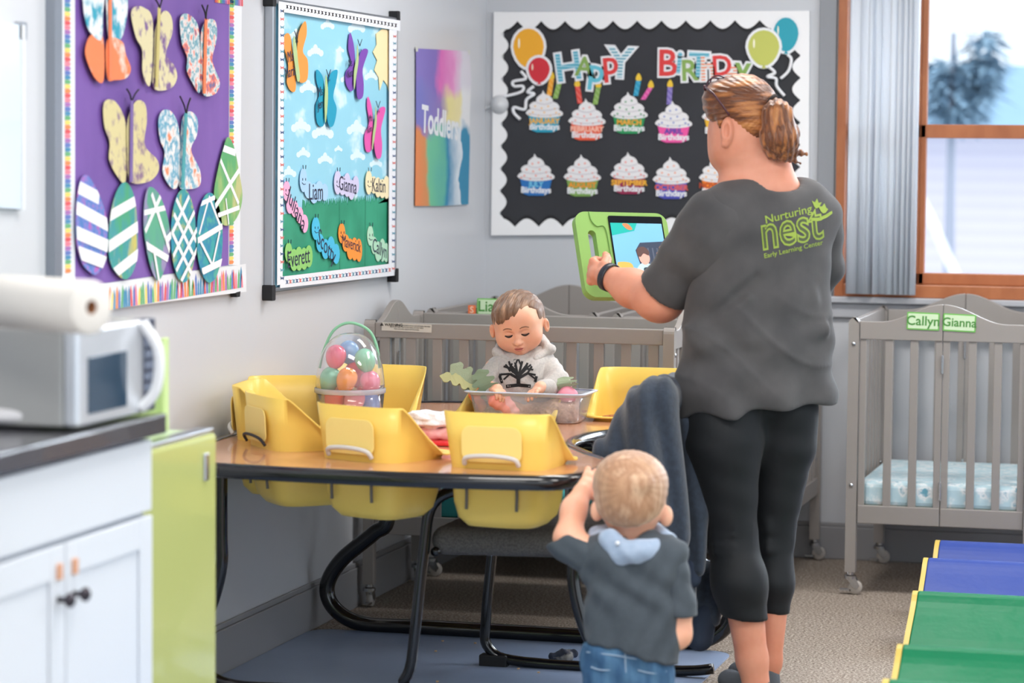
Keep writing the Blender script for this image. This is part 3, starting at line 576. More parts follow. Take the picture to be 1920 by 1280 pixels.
for q in ((642, 203), (858, 216)): obj('tape', *(lambda v: (LW.put(v[0], LW.uv(*z2(q)[0]), off=.0074), v[1]))(flat([rrect(-.012, -.008, .012, .008, .002)], .0004)), M('tape', (210, 212, 205), .3), po)
LW.k = .024
# ================================================================== BACK WALL: birthday board
bb = thing('birthday_board', 'black paper birthday board with white scalloped border on the back wall', 'bulletin board', BW.w(*BW.uv(1218, 440)))
BW.sheet('backing_board', [(926, 22), (1518, 20), (1516, 438), (921, 442)], M('board_white2', (225, 227, 232), .5), .002, .01, bb)
BW.sheet('black_paper', [(945, 38), (1500, 38), (1500, 425), (938, 420)], M('chalk_black', (47, 48, 53), .75, col2=(54, 55, 61), nscale=3), .0125, .0008, bb)
def scallop(a, b2, n, depth, side):
    """strip from a to b (px), n bumps reaching inwards by depth"""
    a, b2 = np.array(BW.uv(*a)), np.array(BW.uv(*b2)); d = b2 - a; nn = np.array([-d[1], d[0]]) / np.linalg.norm(d) * side; pts = [a]
    for i in range(n):
        for k in range(9):
            t = (i + k / 8) / n; pts.append(a + d * t + nn * (depth[0] + depth[1] * math.sin(math.pi * k / 8)))
    pts.append(b2); return [tuple(p) for p in pts]
shad = M('scallop_shade', (38, 40, 46), .8)
for (a, b2, n, dp, sd) in (((926, 23), (1518, 20), 13, (.032, .030), -1), ((921, 441), (1516, 438), 13, (.03, .03), 1), ((926, 22), (921, 441), 10, (.028, .028), 1), ((1518, 20), (1516, 438), 10, (.03, .03), -1)):
    vs, fs = flat([scallop(a, b2, n, dp, sd)], .001); obj('scalloped_border', BW.put(vs, off=.0165 if n == 13 else .0178), fs, white, bb)
    if n == 13: vs, fs = flat([scallop(a, b2, n, (dp[0] + .012, dp[1]), sd)], .0008); obj('scalloped_underlay', BW.put(vs, off=.0135), fs, black, bb)
# lettering cutouts
G5 = 'birthday lettering cutouts on the black board'
wp = M('cutout_white', (235, 236, 240), .6)
def word(label, letters, name='letter_cutout'):
    o = thing(name, label, 'word cutout', BW.w(*BW.uv(*z3(letters[0][1])[0]), .02), group=G5)
    for ch, (x, y), size, col, rot, pat in letters:
        size *= .80; vs, fs = text2d(ch, size, .001, .009); obj('letter_backing', BW.put(vs, BW.uv(*z3((x, y))[0]), rot, .0185 + .0003 * (x % 3)), fs, wp, o)
        vs, fs = text2d(ch, size, .001, .002); m_ = M('letter_%d_%d_%d' % col, col, .6, col2=pat, wave=(28, 1, 'Z') if pat else None, ramp=(.45, .55)) 
        obj('letter', BW.put(vs, BW.uv(*z3((x, y))[0]), rot, .0202 + .0003 * (x % 3)), fs, m_, o)
T, G_, Rr, O_ = (52, 160, 186), (134, 168, 88), (218, 62, 62), (238, 130, 80)
word('Happy word in patterned cutout letters on the black board', [('H', (462, 355), .175, T, .15, (160, 205, 220)), ('A', (545, 352), .12, G_, -.05, None), ('p', (608, 372), .155, (100, 190, 210), -.1, None), ('p', (680, 330), .155, Rr, .1, None), ('Y', (733, 335), .19, (60, 150, 176), -.05, (225, 238, 240))])
word('Birthday word in patterned cutout letters above the person', [('B', (978, 335), .165, Rr, .0, None), ('i', (1040, 330), .14, T, -.1, None), ('R', (1092, 372), .13, G_, .05, None), ('T', (1140, 345), .15, T, -.05, None), ('h', (1190, 362), .15, O_, .05, (225, 235, 235)), ('D', (1262, 348), .125, Rr, .05, None), ('a', (1318, 372), .14, O_, -.1, (240, 220, 215)), ('y', (1372, 358), .15, G_, -.05, None)])
# cupcakes
G6 = 'cupcake cutouts on the birthday board'
frost = M('frosting_print', (232, 230, 232), .6); flame = M('flame_print', (236, 196, 60), .6)
def oval(cx, cy, rx, ry, n=18): return [(cx + rx * math.cos(t), cy + ry * math.sin(t)) for t in np.linspace(0, 2 * math.pi, n + 1)[:-1]]
def cupcake(label, cx, cy, cup, dots, word1, wc, candles=(), s=1.0):
    """cx,cy = centre of the cup top in zoom px"""
    o = thing('cupcake_cutout', label, 'cupcake cutout', BW.w(*BW.uv(*z3((cx, cy + 70))[0]), .018), group=G6)
    cupm = M('cup_%d_%d_%d' % cup, cup, .6)
    BW.sheet('cup', z3((cx - 84, cy), (cx + 84, cy), (cx + 66, cy + 82), (cx + 40, cy + 92), (cx - 40, cy + 92), (cx - 66, cy + 82)), cupm, .0175, .001, o)
    fr = []
    out = [(-94, -4), (-96, -12), (-84, -26), (-74, -30), (-78, -50), (-60, -66), (-44, -70), (-40, -88), (-22, -104), (-12, -112), (-8, -126), (4, -108), (24, -100), (40, -84), (46, -68), (64, -60), (78, -42), (76, -26), (90, -16), (96, -8), (92, 4), (62, 12), (20, 16), (-30, 15), (-72, 8)]
    BW.sheet('frosting', z3(*[(cx + a, cy + b2) for a, b2 in out]), frost, .0188, .001, o, True, 4)
    ln = B()
    for (yy, hw) in ((-66, 44), (-34, 74), (-8, 84)):
        ln.tube([BW.w(*BW.uv(*p), .0198) for p in z3(*[(cx - hw + 2 * hw * t / 8, cy + yy + 12 * math.sin(math.pi * t / 8)) for t in range(9)])], .0012, 4)
    ln.obj('frosting_line', M('frosting_line', (196, 190, 198), .7), o)
    dm = M('sprinkle_%d_%d_%d' % dots, dots, .6); db = B()
    for (a, b2) in ((-60, -12), (-30, 4), (0, -12), (32, 4), (62, -10), (-48, -44), (-14, -34), (20, -44), (54, -30), (-18, -74), (14, -80), (-76, -2), (78, -2)):
        vs, fs = flat([[BW.uv(*p) for p in z3(*oval(cx + a, cy + b2, 5, 5, 7))]], .0003); db.add(BW.put(vs, off=.0199), fs)
    db.obj('sprinkles', dm, o)
    BW.text('month_text', word1, z3((cx, cy + 34))[0], .026, M('month_%d_%d_%d' % wc, wc, .6), .0188, o, bold=.001)
    BW.text('birthdays_text', 'Birthdays', z3((cx, cy + 64))[0], .030, wp, .0188, o, bold=.001)
    for (x0, y0, x1, y1, cc) in candles:
        c_ = M('candle_%d_%d_%d' % cc, cc, .6, col2=tuple(min(255, int(v * .8 + 50)) for v in cc), wave=(30, 0, 'DIAGONAL'), ramp=(.4, .6))
        cd = BW.sheet('candle', z3((x0 - 13, y0), (x0 + 13, y0), (x1 + 13, y1), (x1 - 13, y1)), c_, .0168, .001, o)
        BW.sheet('flame', z3((x1 - 13, y1 + 4), (x1 - 14, y1 - 14), (x1, y1 - 34), (x1 + 12, y1 - 16), (x1 + 13, y1 + 4)), flame, .0172, .001, cd, True, 3)
cupcake('turquoise cupcake cutout with yellow and green candles', 336, 598, (40, 160, 190), (240, 190, 120), 'JANUARY', (240, 180, 70), ((360, 500, 374, 405, (240, 160, 40)), (392, 515, 414, 430, (130, 170, 80))))
cupcake('orange red cupcake cutout with red and green candles', 558, 640, (232, 92, 62), (240, 150, 140), 'FEBRUARY', (250, 190, 170), ((522, 540, 508, 445, (220, 70, 60)), (600, 545, 618, 450, (130, 170, 80))))
cupcake('green cupcake cutout with blue and pink candles', 778, 605, (40, 150, 90), (40, 150, 90), 'MARCH', (240, 170, 60), ((812, 500, 828, 415, (30, 150, 190)), (850, 520, 892, 452, (222, 80, 160))))
cupcake('pink cupcake cutout with a single violet candle', 1010, 652, (236, 86, 162), (110, 130, 200), 'APRIL', (90, 70, 170), ((986, 545, 992, 448, (120, 104, 180)),))
cupcake('yellow cupcake cutout partly hidden behind the person', 1255, 618, (236, 182, 50), (240, 170, 150), 'MAY', (230, 100, 60))
cupcake('blue cupcake cutout at the left end of the bottom row', 292, 928, (40, 112, 184), (240, 140, 120), 'JULY', (120, 200, 230))
cupcake('olive green cupcake cutout in the bottom row', 534, 932, (124, 164, 84), (240, 140, 120), 'AUGUST', (240, 150, 50))
cupcake('maroon cupcake cutout in the bottom row', 778, 920, (150, 40, 80), (240, 120, 110), 'SEPTEMBER', (244, 180, 60))
cupcake('violet blue cupcake cutout in the bottom row', 998, 945, (76, 80, 180), (240, 150, 110), 'OCTOBER', (226, 100, 90))
cupcake('orange cupcake cutout beside the shoulder of the person', 1240, 935, (240, 130, 30), (244, 170, 80), 'NOVEMBER', (180, 70, 40))
# balloons
G7 = 'balloon cutouts on the birthday board'
def balloon(label, cx, cy, rx, ry, col, strg, off):
    o = thing('balloon_cutout', label, 'balloon cutout', BW.w(*BW.uv(*z3((cx, cy + ry))[0]), off), group=G7)
    def shp(k): return [(cx + (rx + k) * math.cos(t) * (1 - .12 * max(0, math.sin(t))), cy + (ry + k) * math.sin(t) * (1.0 if math.sin(t) < 0 else 1.12)) for t in np.linspace(0, 6.283, 21)[:-1]]
    BW.sheet('backing', z3(*shp(14)), wp, off, .001, o); BW.sheet('balloon', z3(*shp(0)), M('balloon_%d_%d_%d' % col, col, .35), off + .0012, .001, o)
    BW.sheet('shine', z3(*oval(cx - rx * .62, cy - ry * .2, rx * .06, ry * .28, 10)), M('balloon_shine', (250, 244, 220), .3), off + .0024, .0004, o)
    BW.sheet('knot', z3((cx - 12, cy + ry * 1.26), (cx, cy + ry * 1.05), (cx + 14, cy + ry * 1.26)), MATS['balloon_%d_%d_%d' % col], off + .0012, .001, o)
    B().tube([BW.w(*BW.uv(*p), off + .002) for p in z3(*[tuple(q) for q in spline(strg, 5)])], .006, 6).obj('ribbon', wp, o, True)
balloon('yellow balloon cutout at the upper left of the board', 253, 245, 80, 96, (240, 172, 44), [(215, 372), (240, 410), (175, 425), (180, 450), (225, 450), (215, 480), (120, 505)], .0196)
balloon('red balloon cutout overlapping the yellow balloon', 308, 362, 56, 62, (206, 46, 58), [(283, 450), (250, 480), (285, 490), (245, 520), (235, 570), (180, 560), (180, 590), (212, 622)], .0226)
balloon('olive balloon cutout at the upper right of the board', 1480, 245, 82, 88, (192, 196, 96), [(1510, 350), (1540, 380), (1500, 400), (1545, 410), (1550, 450), (1590, 500)], .0226)
balloon('blue balloon cutout at the top right corner', 1596, 175, 66, 84, (32, 156, 176), [(1605, 285), (1625, 310), (1610, 370), (1570, 410)], .0196)
# round white wall knob with a cord
kn = thing('wall_knob', 'round translucent white suction hook on the left edge of birthday board', 'hook', BW.w(*BW.uv(*z3((100, 545))[0]), .02))
c = BW.w(*BW.uv(*z3((102, 545))[0]), .019); B().lathe([(0, 0), (.034, 0), (.034, .004), (.02, .012), (.012, .022), (0, .024)], c, 24, axis=(0, -1, 0)).obj('cup', M('clear_plastic', (236, 238, 242), .2, trans=.3), kn, True)
B().tube([BW.w(*BW.uv(*p), .02) for p in z3((100, 545), (60, 550), (10, 572), (-30, 590))], .0025, 6).obj('cord', M('cord_white', (214, 216, 220), .5), kn, True)
# ================================================================== CRIBS
crm = M('crib_grey_paint', (150, 144, 140), .38); crd = MATS['crib_grey_paint']; steel = M('steel', (200, 202, 206), .25, 1); tyre = M('caster_rubber', (176, 170, 164), .5)
def arch(W_, z0, post, peak, n=24):
    """flat panel with an arched top, local x 0..W_"""
    top = [(x, post + (peak - post) * (.5 - .5 * math.cos(2 * math.pi * min(max((x / W_ - .12) / .76, 0), 1)))) for x in np.linspace(0, W_, n)]
    return [(0, z0), (W_, z0)] + top[::-1]
def make_crib(label, loc, rz=0, sheet=None, W_=.6, L_=.74, warn=False):
    c = thing('crib', label, 'crib', loc, rz, 'grey wooden cribs along the walls'); PH = .905
    def lo(b, name, mat, par=c, w=.003): return bevel(b.obj(name, mat, par, local=True), w)
    for x in (0, W_ - .034):
        for y in (0, L_ - .034):
            v, f = flat([[(0, .075), (.034, .075), (.034, PH - .02)] + [(.034 - .02 + .02 * math.cos(a), PH - .02 + .02 * math.sin(a)) for a in np.linspace(0, 1.57, 5)] + [(.02 + .02 * math.cos(a), PH - .02 + .02 * math.sin(a)) for a in np.linspace(1.57, 3.14, 5)]], .034)
            p = bevel(obj('post', [(x + a, y + .034 - cc, b2) for a, b2, cc in v], f, crm, c, local=True), .002)
            for z in (.36, .82):
                B().lathe([(0, 0), (.007, 0), (.006, .003), (0, .004)], (x + .017, y, z), 10, axis=(0, -1, 0)).obj('bolt', steel, p, True, local=True)
            k = B().lathe([(0, .052), (.02, .052), (.02, .062), (.012, .066), (.012, .075), (0, .075)], (x + .017, y + .017, 0), 16)
            k.add([(x + .017 + a, y + .017 + s * .011, z) for s in (-1, 1) for a, z in ((-.012, .058), (.018, .058), (.032, .03), (.022, .018), (.008, .026))], [(0, 1, 2, 3, 4), (9, 8, 7, 6, 5), (0, 5, 6, 1), (1, 6, 7, 2), (2, 7, 8, 3), (3, 8, 9, 4), (4, 9, 5, 0)])
            k.box((x - .016, y + .008, .012), (x + .02, y + .026, .018)); cs = k.obj('caster', steel, c, local=True)
            B().lathe([(0, -.009), (.02, -.009), (.0235, -.006), (.0235, .006), (.02, .009), (0, .009)], (x + .033, y + .017, .0245), 20, axis=(0, 1, 0)).obj('wheel', tyre, cs, True, local=True)
    t = .02
    for y in (.007, L_ - .027):                                              # folding end panels with arched top, hinged in the middle
        for h in (0, 1):
            x0, x1 = (.036, W_ / 2 - .001) if h == 0 else (W_ / 2 + .001, W_ - .036)
            full = arch(W_ - .072, 0, PH - .012, PH + .048, 40); top = sorted([(x + .036, z) for x, z in full[2:] if x0 <= x + .036 <= x1])
            zt = lambda q: np.interp(q, [a for a, _ in sorted(full[2:])], [b2 for _, b2 in sorted(full[2:])])
            pts = [(x0, .835), (x1, .835), (x1, float(zt(x1 - .036)))] + top[::-1] + [(x0, float(zt(x0 - .036)))]
            v, f = flat([pts], t); pn = bevel(obj('end_panel', [(a, y + t - cc, b2) for a, b2, cc in v], f, crm, c, local=True), .002)
            sl = B().box((x0, y + .002, .235), (x1, y + t - .002, .295)); lo(sl, 'rail', crm, pn)
            n = 4; xs_ = np.linspace(x0, x1 - .022, n)
            for i, xx in enumerate(xs_): lo(B().box((xx, y + .004, .29), (xx + (.022 if i in (0, n - 1) else .026), y + .016, .84)), 'slat', crm, pn, .002)
        for z in (.35, .76): lo(B().box((W_ / 2 - .004, y - .003, z - .03), (W_ / 2 + .004, y, z + .03)), 'hinge', steel, c, .001)
    for x in (.006, W_ - .026):                                              # straight long sides
        s = lo(B().box((x, .034, .85), (x + .02, L_ - .034, .898)), 'side_rail', crm); lo(B().box((x, .034, .235), (x + .02, L_ - .034, .295)), 'rail', crm, s)
        n = max(7, int(L_ / .083))
        for i in range(n):
            yy = .05 + (L_ - .13) * i / (n - 1); lo(B().box((x + .005, yy, .29), (x + .015, yy + .032, .852)), 'slat', crm, s, .002)
    bevel(B().box((.03, .03, .27), (W_ - .03, L_ - .03, .285)).obj('mattress_board', M('board_tan', (190, 166, 130), .7), c, local=True), .002)
    v, f = flat([rrect(.032, .032, W_ - .032, L_ - .032, .04)], .085)
    bevel(obj('mattress', [(a, b2, z + .287) for a, b2, z in v], f, sheet, c, local=True), .02, 3)
    return c
shC = M('sheet_whales', (186, 214, 224), .8, col2=[(196, 220, 228), (238, 242, 244), (110, 170, 190)], nscale=26, ramp=(.42, .72), stretch=(1, 2, 1))
shT = M('sheet_teal', (60, 160, 160), .8); shG = M('sheet_grey', (170, 184, 196), .8)
cC = make_crib('grey crib under the window with name cards Callyn and Gianna', (float(P(1583, 1085, 'Y', 8.93)[0]), 8.93, 0), 0, shC, .605, .74)
crA0 = make_crib('grey crib set sideways behind the baby with a warning sticker', (-2.675 + .985, 8.2, 0), math.radians(90), shT, .55, .985)
crB = make_crib('grey crib in the back corner with orange and green name cards', (-2.672, 8.86, 0), 0, shG, .59, .82)
crB2 = make_crib('grey crib against the back wall beside the corner crib', (-2.035, 8.86, 0), 0, shG, .575, .82)
# warning sticker on crib A, name cards
wy = 8.198
def cardp(name, label, cat, px, yplane, w, h, edge, face, txt, tc_, sz, grp, rot=0, parent=None):
    Q = Plane((0, yplane, 0), (1, 0, 0), (0, 0, 1)); at = Q.uv(*px)
    if parent is None: o = thing(name, label, cat, Q.w(at[0], at[1] - h / 2), 0, grp)
    else: o = parent
    vs, fs = flat([rrect(-w / 2, -h / 2, w / 2, h / 2, .002)], .0012); obj('card_edge' if parent is None else name, Q.put(vs, at, rot, .001), fs, edge, o)
    if face: vs, fs = flat([rrect(-w / 2 + .004, -h / 2 + .004, w / 2 - .004, h / 2 - .004, .002)], .0006); obj('card_face', Q.put(vs, at, rot, .0022), fs, face, o)
    for t, dx, dy, s in txt: v2, f2 = text2d(t, s, .0004, .0006); v2 = [(x + dx, y + dy, z) for x, y, z in v2]; obj('name_text', Q.put(v2, at, rot, .003), f2, tc_, o)
    return o
gE, gF, gT = M('card_green_edge', (112, 186, 86), .6), M('card_green', (204, 226, 190), .7), M('marker_green', (74, 140, 62), .6)
GN = 'handwritten name cards on the crib ends'
cardp('name_card', 'green bordered name card reading Callyn', 'name card', (1731, 602), 8.937, .104, .056, gE, gF, [('Callyn', 0, 0, .043)], gT, None, GN, -.02)
cardp('name_card', 'green bordered name card reading Gianna', 'name card', (1799, 605), 8.937, .104, .056, gE, gF, [('Gianna', 0, 0, .039)], gT, None, GN, -.03)
cardp('name_card', 'green bordered name card behind the head of the baby', 'name card', (922, 575), 8.862, .10, .055, gE, gF, [('Liam', 0, 0, .05)], gT, None, GN)
cardp('name_card', 'small orange card on the corner crib', 'name card', (885, 581), 8.862, .026, .032, M('card_orange', (236, 120, 70), .6), None, [('S', 0, 0, .03)], M('card_pale', (246, 206, 180), .6), None, GN)
QA = Plane((0, 8.2, 0), (1, 0, 0), (0, 0, 1)); stk = thing('warning_label', 'white warning label stuck on the crib rail', 'label', QA.w(*QA.uv(762, 622)))
vs, fs = flat([rrect(-.081, -.0125, .081, .0125, .001)], .0006); ua = QA.uv(762, 614)
obj('sticker', QA.put(vs, ua, -.02, -.003), fs, M('sticker_cream', (206, 200, 190), .6), stk)
tb = B(); tk = M('print_black', (50, 48, 46), .7)
v2, f2 = text2d('▲ WARNING', .012, .0003, .0003); v2 = [(x - .05, y + .006, z) for x, y, z in v2]; tb.add(QA.put(v2, ua, -.02, -.0022), f2)
for i, (t, dx, dy) in enumerate((('INFANTS CAN SUFFOCATE IN GAPS BETWEEN CRIB SIDES', .02, .006), ('AND A MATTRESS THAT IS TOO SMALL OR TOO THICK', .0, 0), ('Never use a water mattress with this product', .0, -.0055))):
    v2, f2 = text2d(t, .0058, .0003); v2 = [(x * .75 + dx, y + dy, z) for x, y, z in v2]; tb.add(QA.put(v2, ua, -.02, -.0022), f2)
tb.obj('printed_text', tk, stk)
# ================================================================== COUNTER, CABINET, FRIDGE, MICROWAVE
XF = -2.10; YE = 5.17
cab = thing('base_cabinet', 'white base cabinet with drawer front and two doors at the left edge', 'cabinet', (-2.4, 4.4, 0))
cwh = M('cabinet_white', (214, 219, 226), .42)
bevel(B().box((XL + .02, 3.0, .1), (XF - .045, YE - .02, .865)).obj('body', cwh, cab), .002)
bevel(B().box((XL + .02, 3.0, 0), (XF - .09, YE - .03, .1)).obj('plinth', M('plinth_grey', (150, 154, 160), .6), cab), .002)
xf = XF - .043
zj = .709
for (y0, y1) in ((3.35, 4.40 + .0), (4.404, YE - .022)): pass
bevel(B().box((xf, 3.02, zj + .006), (xf + .02, YE - .022, .858)).obj('drawer_front', cwh, cab), .003)
ym = float(P(104, 1110, 'X', xf)[1])
for (y0, y1, kn_) in ((3.02, ym - .003, ym - .035), (ym + .003, YE - .022, ym + .035)):
    d = bevel(B().box((xf, y0, .11), (xf + .014, y1, zj - .004)).obj('door', cwh, cab), .002)
    b_ = B(); w = .062
    b_.box((xf + .014, y0, .11), (xf + .021, y0 + w, zj - .004)).box((xf + .014, y1 - w, .11), (xf + .021, y1, zj - .004)).box((xf + .014, y0 + w, .11), (xf + .021, y1 - w, .11 + w)).box((xf + .014, y0 + w, zj - .004 - w), (xf + .021, y1 - w, zj - .004))
    bevel(b_.obj('stile_frame', cwh, d), .002)
    B().lathe([(0, 0), (.006, 0), (.005, .012), (.013, .02), (.014, .027), (.008, .032), (0, .033)], (xf + .021, kn_, .605), 18, axis=(1, 0, 0)).obj('knob', M('dark_nickel', (70, 66, 72), .25, .9), d, True)
    bevel(B().box((xf + .021, kn_ - .009, .642), (xf + .028, kn_ + .009, .672)).obj('child_latch', M('latch_copper', (214, 160, 128), .5), d), .002)
wt = thing('countertop', 'dark laminate countertop over the white cabinet', 'countertop', (-2.4, 4.4, .868))
bevel(B().box((XL, 2.9, .868), (XF, YE, .908)).obj('slab', M('dark_laminate', (64, 64, 70), .22, coat=.25), wt), .004)
fr = thing('mini_fridge', 'lime green mini fridge beside the white cabinet', 'fridge', (-2.4, 5.4, 0))
lime = M('fridge_lime', (184, 190, 118), .16, coat=.3); fy0, fy1, fxf = 5.22, 5.63, -2.17
bevel(B().box((XL + .04, fy0, .02), (fxf - .05, fy1, .825)).obj('body', M('fridge_mint', (196, 218, 178), .3), fr), .008, 3)
d = bevel(B().box((fxf - .045, fy0, .03), (fxf, fy1, .822)).obj('door', lime, fr), .01, 3)
bevel(B().box((fxf - .046, fy0, .822), (fxf - .008, fy1, .832)).obj('trim_strip', alu, fr), .002)
bevel(B().box((fxf, fy1 - .085, .725), (fxf + .006, fy1 - .06, .785)).obj('handle', steel, d), .006)
B().lathe([(0, 0), (.014, 0), (.014, .02), (0, .02)], (-2.5, 5.4, 0), 10).obj('foot', black, fr)
tray = thing('standing_tray', 'pale lime tray standing on edge on the fridge behind the microwave', 'tray', (-2.5, 5.33, .826))
tx_ = -2.26; ty_ = float(P(313, 700, 'X', tx_)[1]); v, f = flat([rrect(0, 0, .3, .2, .02)], .008); bevel(obj('tray_back', [(tx_ - .01 - a, ty_ + cc, .827 + b2) for a, b2, cc in v], f[::1], M('pale_lime', (196, 218, 150), .5), tray), .002)
bevel(B().box((tx_ - .012, ty_ - .01, .828), (tx_, ty_ + .014, 1.03)).obj('tray_rim', M('pale_lime', (196, 218, 150), .5), tray), .003)
mw = thing('microwave', 'silver white microwave with curved handle on the dark countertop', 'microwave', (-2.35, 4.9, .908))
mx = -2.118; my0 = float(P(146, 760, 'X', mx)[1]); my1 = YE - .005; mz0, mz1 = .915, 1.10
bevel(B().box((XL + .16, my0, mz0), (mx - .03, my1, mz1)).obj('case', M('microwave_grey', (178, 178, 176), .3, .3), mw), .006)
dy = my1 - .07
silver = M('microwave_silver', (214, 218, 224), .25, .5)
d = bevel(B().box((mx - .03, my0, mz0), (mx, dy, mz1)).obj('door', silver, mw), .008, 3)
bevel(B().box((mx, my0 + .045, mz0 + .022), (mx + .002, dy - .09, mz1 - .055)).obj('window', M('dark_glass', (44, 66, 86), .08), d), .001)
B().tube(spline([(mx, dy - .02, mz0 + .01), (mx + .03, dy - .012, mz0 + .05), (mx + .035, dy - .012, mz1 - .06), (mx + .004, dy - .02, mz1 - .004)], 6), .011, 12).obj('handle', M('handle_white', (230, 232, 236), .2), d, True)
p = bevel(B().box((mx - .03, dy + .002, mz0), (mx - .004, my1, mz1)).obj('control_panel', M('panel_navy', (44, 54, 78), .3), mw), .004)
bb_ = B()
for i in range(6):
    for j in range(3): bb_ = B().box((mx - .004, dy + .012 + j * .018, mz0 + .02 + i * .022), (mx - .002, dy + .025 + j * .018, mz0 + .034 + i * .022)); bb_.obj('button', M('button_grey', (120, 130, 150), .5), p)
ro = thing('paper_roll', 'white paper towel roll lying on the microwave', 'paper roll', (-2.45, 4.9, mz1))
a = D(172, 557, 4.92); dv = np.array([-.90, .42, 0]); dv /= np.linalg.norm(dv); r_ = .0485; zc = mz1 + .008 + r_; a[2] = zc; b2 = a + dv * .28
b_ = B(); b_.lathe([(.013, 0), (r_ - .004, 0), (r_, .003), (r_, .277), (r_ - .004, .28), (.013, .28), (.013, 0)], a, 40, axis=dv); b_.obj('paper', M('towel_paper', (226, 222, 216), .85, bump=(60, .1)), ro, True)
B().lathe([(.0128, .002), (.0128, .278), (.0108, .278), (.0108, .002), (.0128, .002)], a, 24, axis=dv).obj('core', M('cardboard', (140, 90, 56), .8), ro, True)
na = thing('napkin_stack', 'folded white cloth lying on the dark countertop', 'cloth', (-2.2, 4.5, .908))
c = P(55, 775, 'Z', .93); V = [('e', c + np.array([-.06, -.03, 0]), (.13, .08, .022), None, .01), ('e', c + np.array([-.03, -.04, .008]), (.10, .06, .016), None, .01), ('p', (0, 0, .9085), (0, 0, -1), .002)]
soft('cloth', V, .005, M('cloth_white', (232, 230, 232), .9), na)
# ================================================================== FOAM FOLDING STEPS
fb = thing('foam_steps', 'soft vinyl climbing steps in blue and green with yellow ends', 'foam steps', (-.2, 7.2, 0))
vbl, vgr, vye = M('vinyl_blue', (54, 76, 154), .42, bump=(6, .3, .02), spec=.3), M('vinyl_green', (0, 116, 76), .42, bump=(4, .4, .03), spec=.3), M('vinyl_yellow', (214, 184, 90), .4)
def foam(pxl, ztop, dep, mat):
    p = P(pxl[0], pxl[1], 'Z', ztop); x0, y0 = p[0], p[1]; pr = []
    zt = ztop; pr = spline([(y0 - dep, .015), (y0 - dep * .55, zt * .55), (y0 - .06, zt - .035), (y0 - .015, zt - .003), (y0 + .02, zt - .008), (y0 + .045, zt - .05), (y0 + .07, .015)], 4) + [(y0 + .07, 0), (y0 - dep, 0)]
    v, f = flat([pr], 1.3); o = bevel(obj('block', [(x0 + cc, a, b2) for a, b2, cc in v], f, mat, fb), .004)
    v, f = flat([pr], .014); obj('end_cap', [(x0 - .0142 + cc, a, b2) for a, b2, cc in v], f, vye, o)
for px, z, dp, m_ in (((1763, 1012), .24, .22, vbl), ((1741, 1045), .25, .30, vbl), ((1722, 1107), .27, .40, vgr), ((1694, 1207), .27, .38, vgr), ((1668, 1272), .27, .40, vgr)): foam(px, z, dp, m_)
# ================================================================== TABLE WITH SEATS
TZ = .66
tbl = thing('toddler_table', 'kidney shaped wood topped toddler table with built in yellow bucket seats', 'table', (-2.1, 7.45, 0))
outl = spline([(-2.44, 6.365), (-2.04, 6.335), (-1.68, 6.365), (-1.575, 6.43), (-1.545, 6.58), (-1.56, 6.77), (-1.65, 6.92), (-1.74, 7.1), (-1.77, 7.27), (-1.74, 7.45), (-1.64, 7.6), (-1.53, 7.72), (-1.50, 7.88), (-1.53, 8.05), (-1.66, 8.15), (-2.05, 8.17), (-2.4, 8.15), (-2.6, 7.98), (-2.665, 7.6), (-2.67, 7.1), (-2.64, 6.65), (-2.58, 6.44)], 6, True)
seats = [((925, 777), -4, None), ((662, 763), -22, None), ((487, 742), -50, None), ((456, 716), -84, -2.635), ((560, 697), -160, -2.57), ((722, 686), -182, None), ((975, 696), -181, None), ((1216, 692), -178, None)]
SL = []
for px, rz, xx in seats:
    p = P(*px, 'Z', .795) if xx is None else P(*px, 'X', xx); p = np.array(p); a = math.radians(rz); inw = np.array([-math.sin(a), math.cos(a)])
    SL.append((p[0] + inw[0] * .118, p[1] + inw[1] * .118, a, min(p[2], .80) - TZ))
def superell(t, a, b2, n=3.2): c, s = math.cos(t), math.sin(t); return (a * math.copysign(abs(c) ** (2 / n), c), b2 * math.copysign(abs(s) ** (2 / n), s))
holes = []
for (cx, cy, a, h) in SL:
    holes.append([(cx + x * math.cos(a) - y * math.sin(a), cy + x * math.sin(a) + y * math.cos(a)) for x, y in (superell(t, .124, .112) for t in np.linspace(0, 2 * math.pi, 29)[:-1])])
tw = M('table_laminate', (204, 142, 104), .2, col2=[(216, 158, 122), (186, 122, 88)], nscale=11, stretch=(.35, 6, 1), ramp=(.3, .7), coat=.5)
vs, fs = flat([outl], .026); tt = obj('tabletop', [(x, y, z + TZ - .026) for x, y, z in vs], fs, tw, tbl); cuts = []
for i, hl_ in enumerate(holes):                                        # cut the seat wells, then drop the cutters
    vs, fs = flat([hl_], .2); co = obj('cutter', [(x, y, z + TZ - .1) for x, y, z in vs], fs, tw, tbl); cuts.append(co)
    b_ = tt.modifiers.new('b', 'BOOLEAN'); b_.operation = 'DIFFERENCE'; b_.solver = 'EXACT'; b_.object = co
dg = bpy.context.evaluated_depsgraph_get(); dg.update(); me = bpy.data.meshes.new_from_object(tt.evaluated_get(dg)); tt.modifiers.clear(); tt.data = me
for co in cuts: bpy.data.objects.remove(co)
blk = M('black_tube', (18, 18, 22), .18, coat=.5)
cl = sum(np.array(p) for p in outl) / len(outl); eb = [(float(x), float(y), TZ - .013) for x, y in outl]; eb.append(eb[0])
B().tube(eb, .019, 10, cap=False).obj('edge_band', blk, tbl, True)
YT = lambda px, py, Y: P(px, py, 'Y', Y)
Yb_ = 7.8; lp = [YT(735, 900, Yb_), YT(728, 965, Yb_), YT(700, 1000, Yb_), YT(640, 1050, Yb_), YT(613, 1100, Yb_), YT(630, 1150, Yb_), YT(685, 1176, Yb_)]
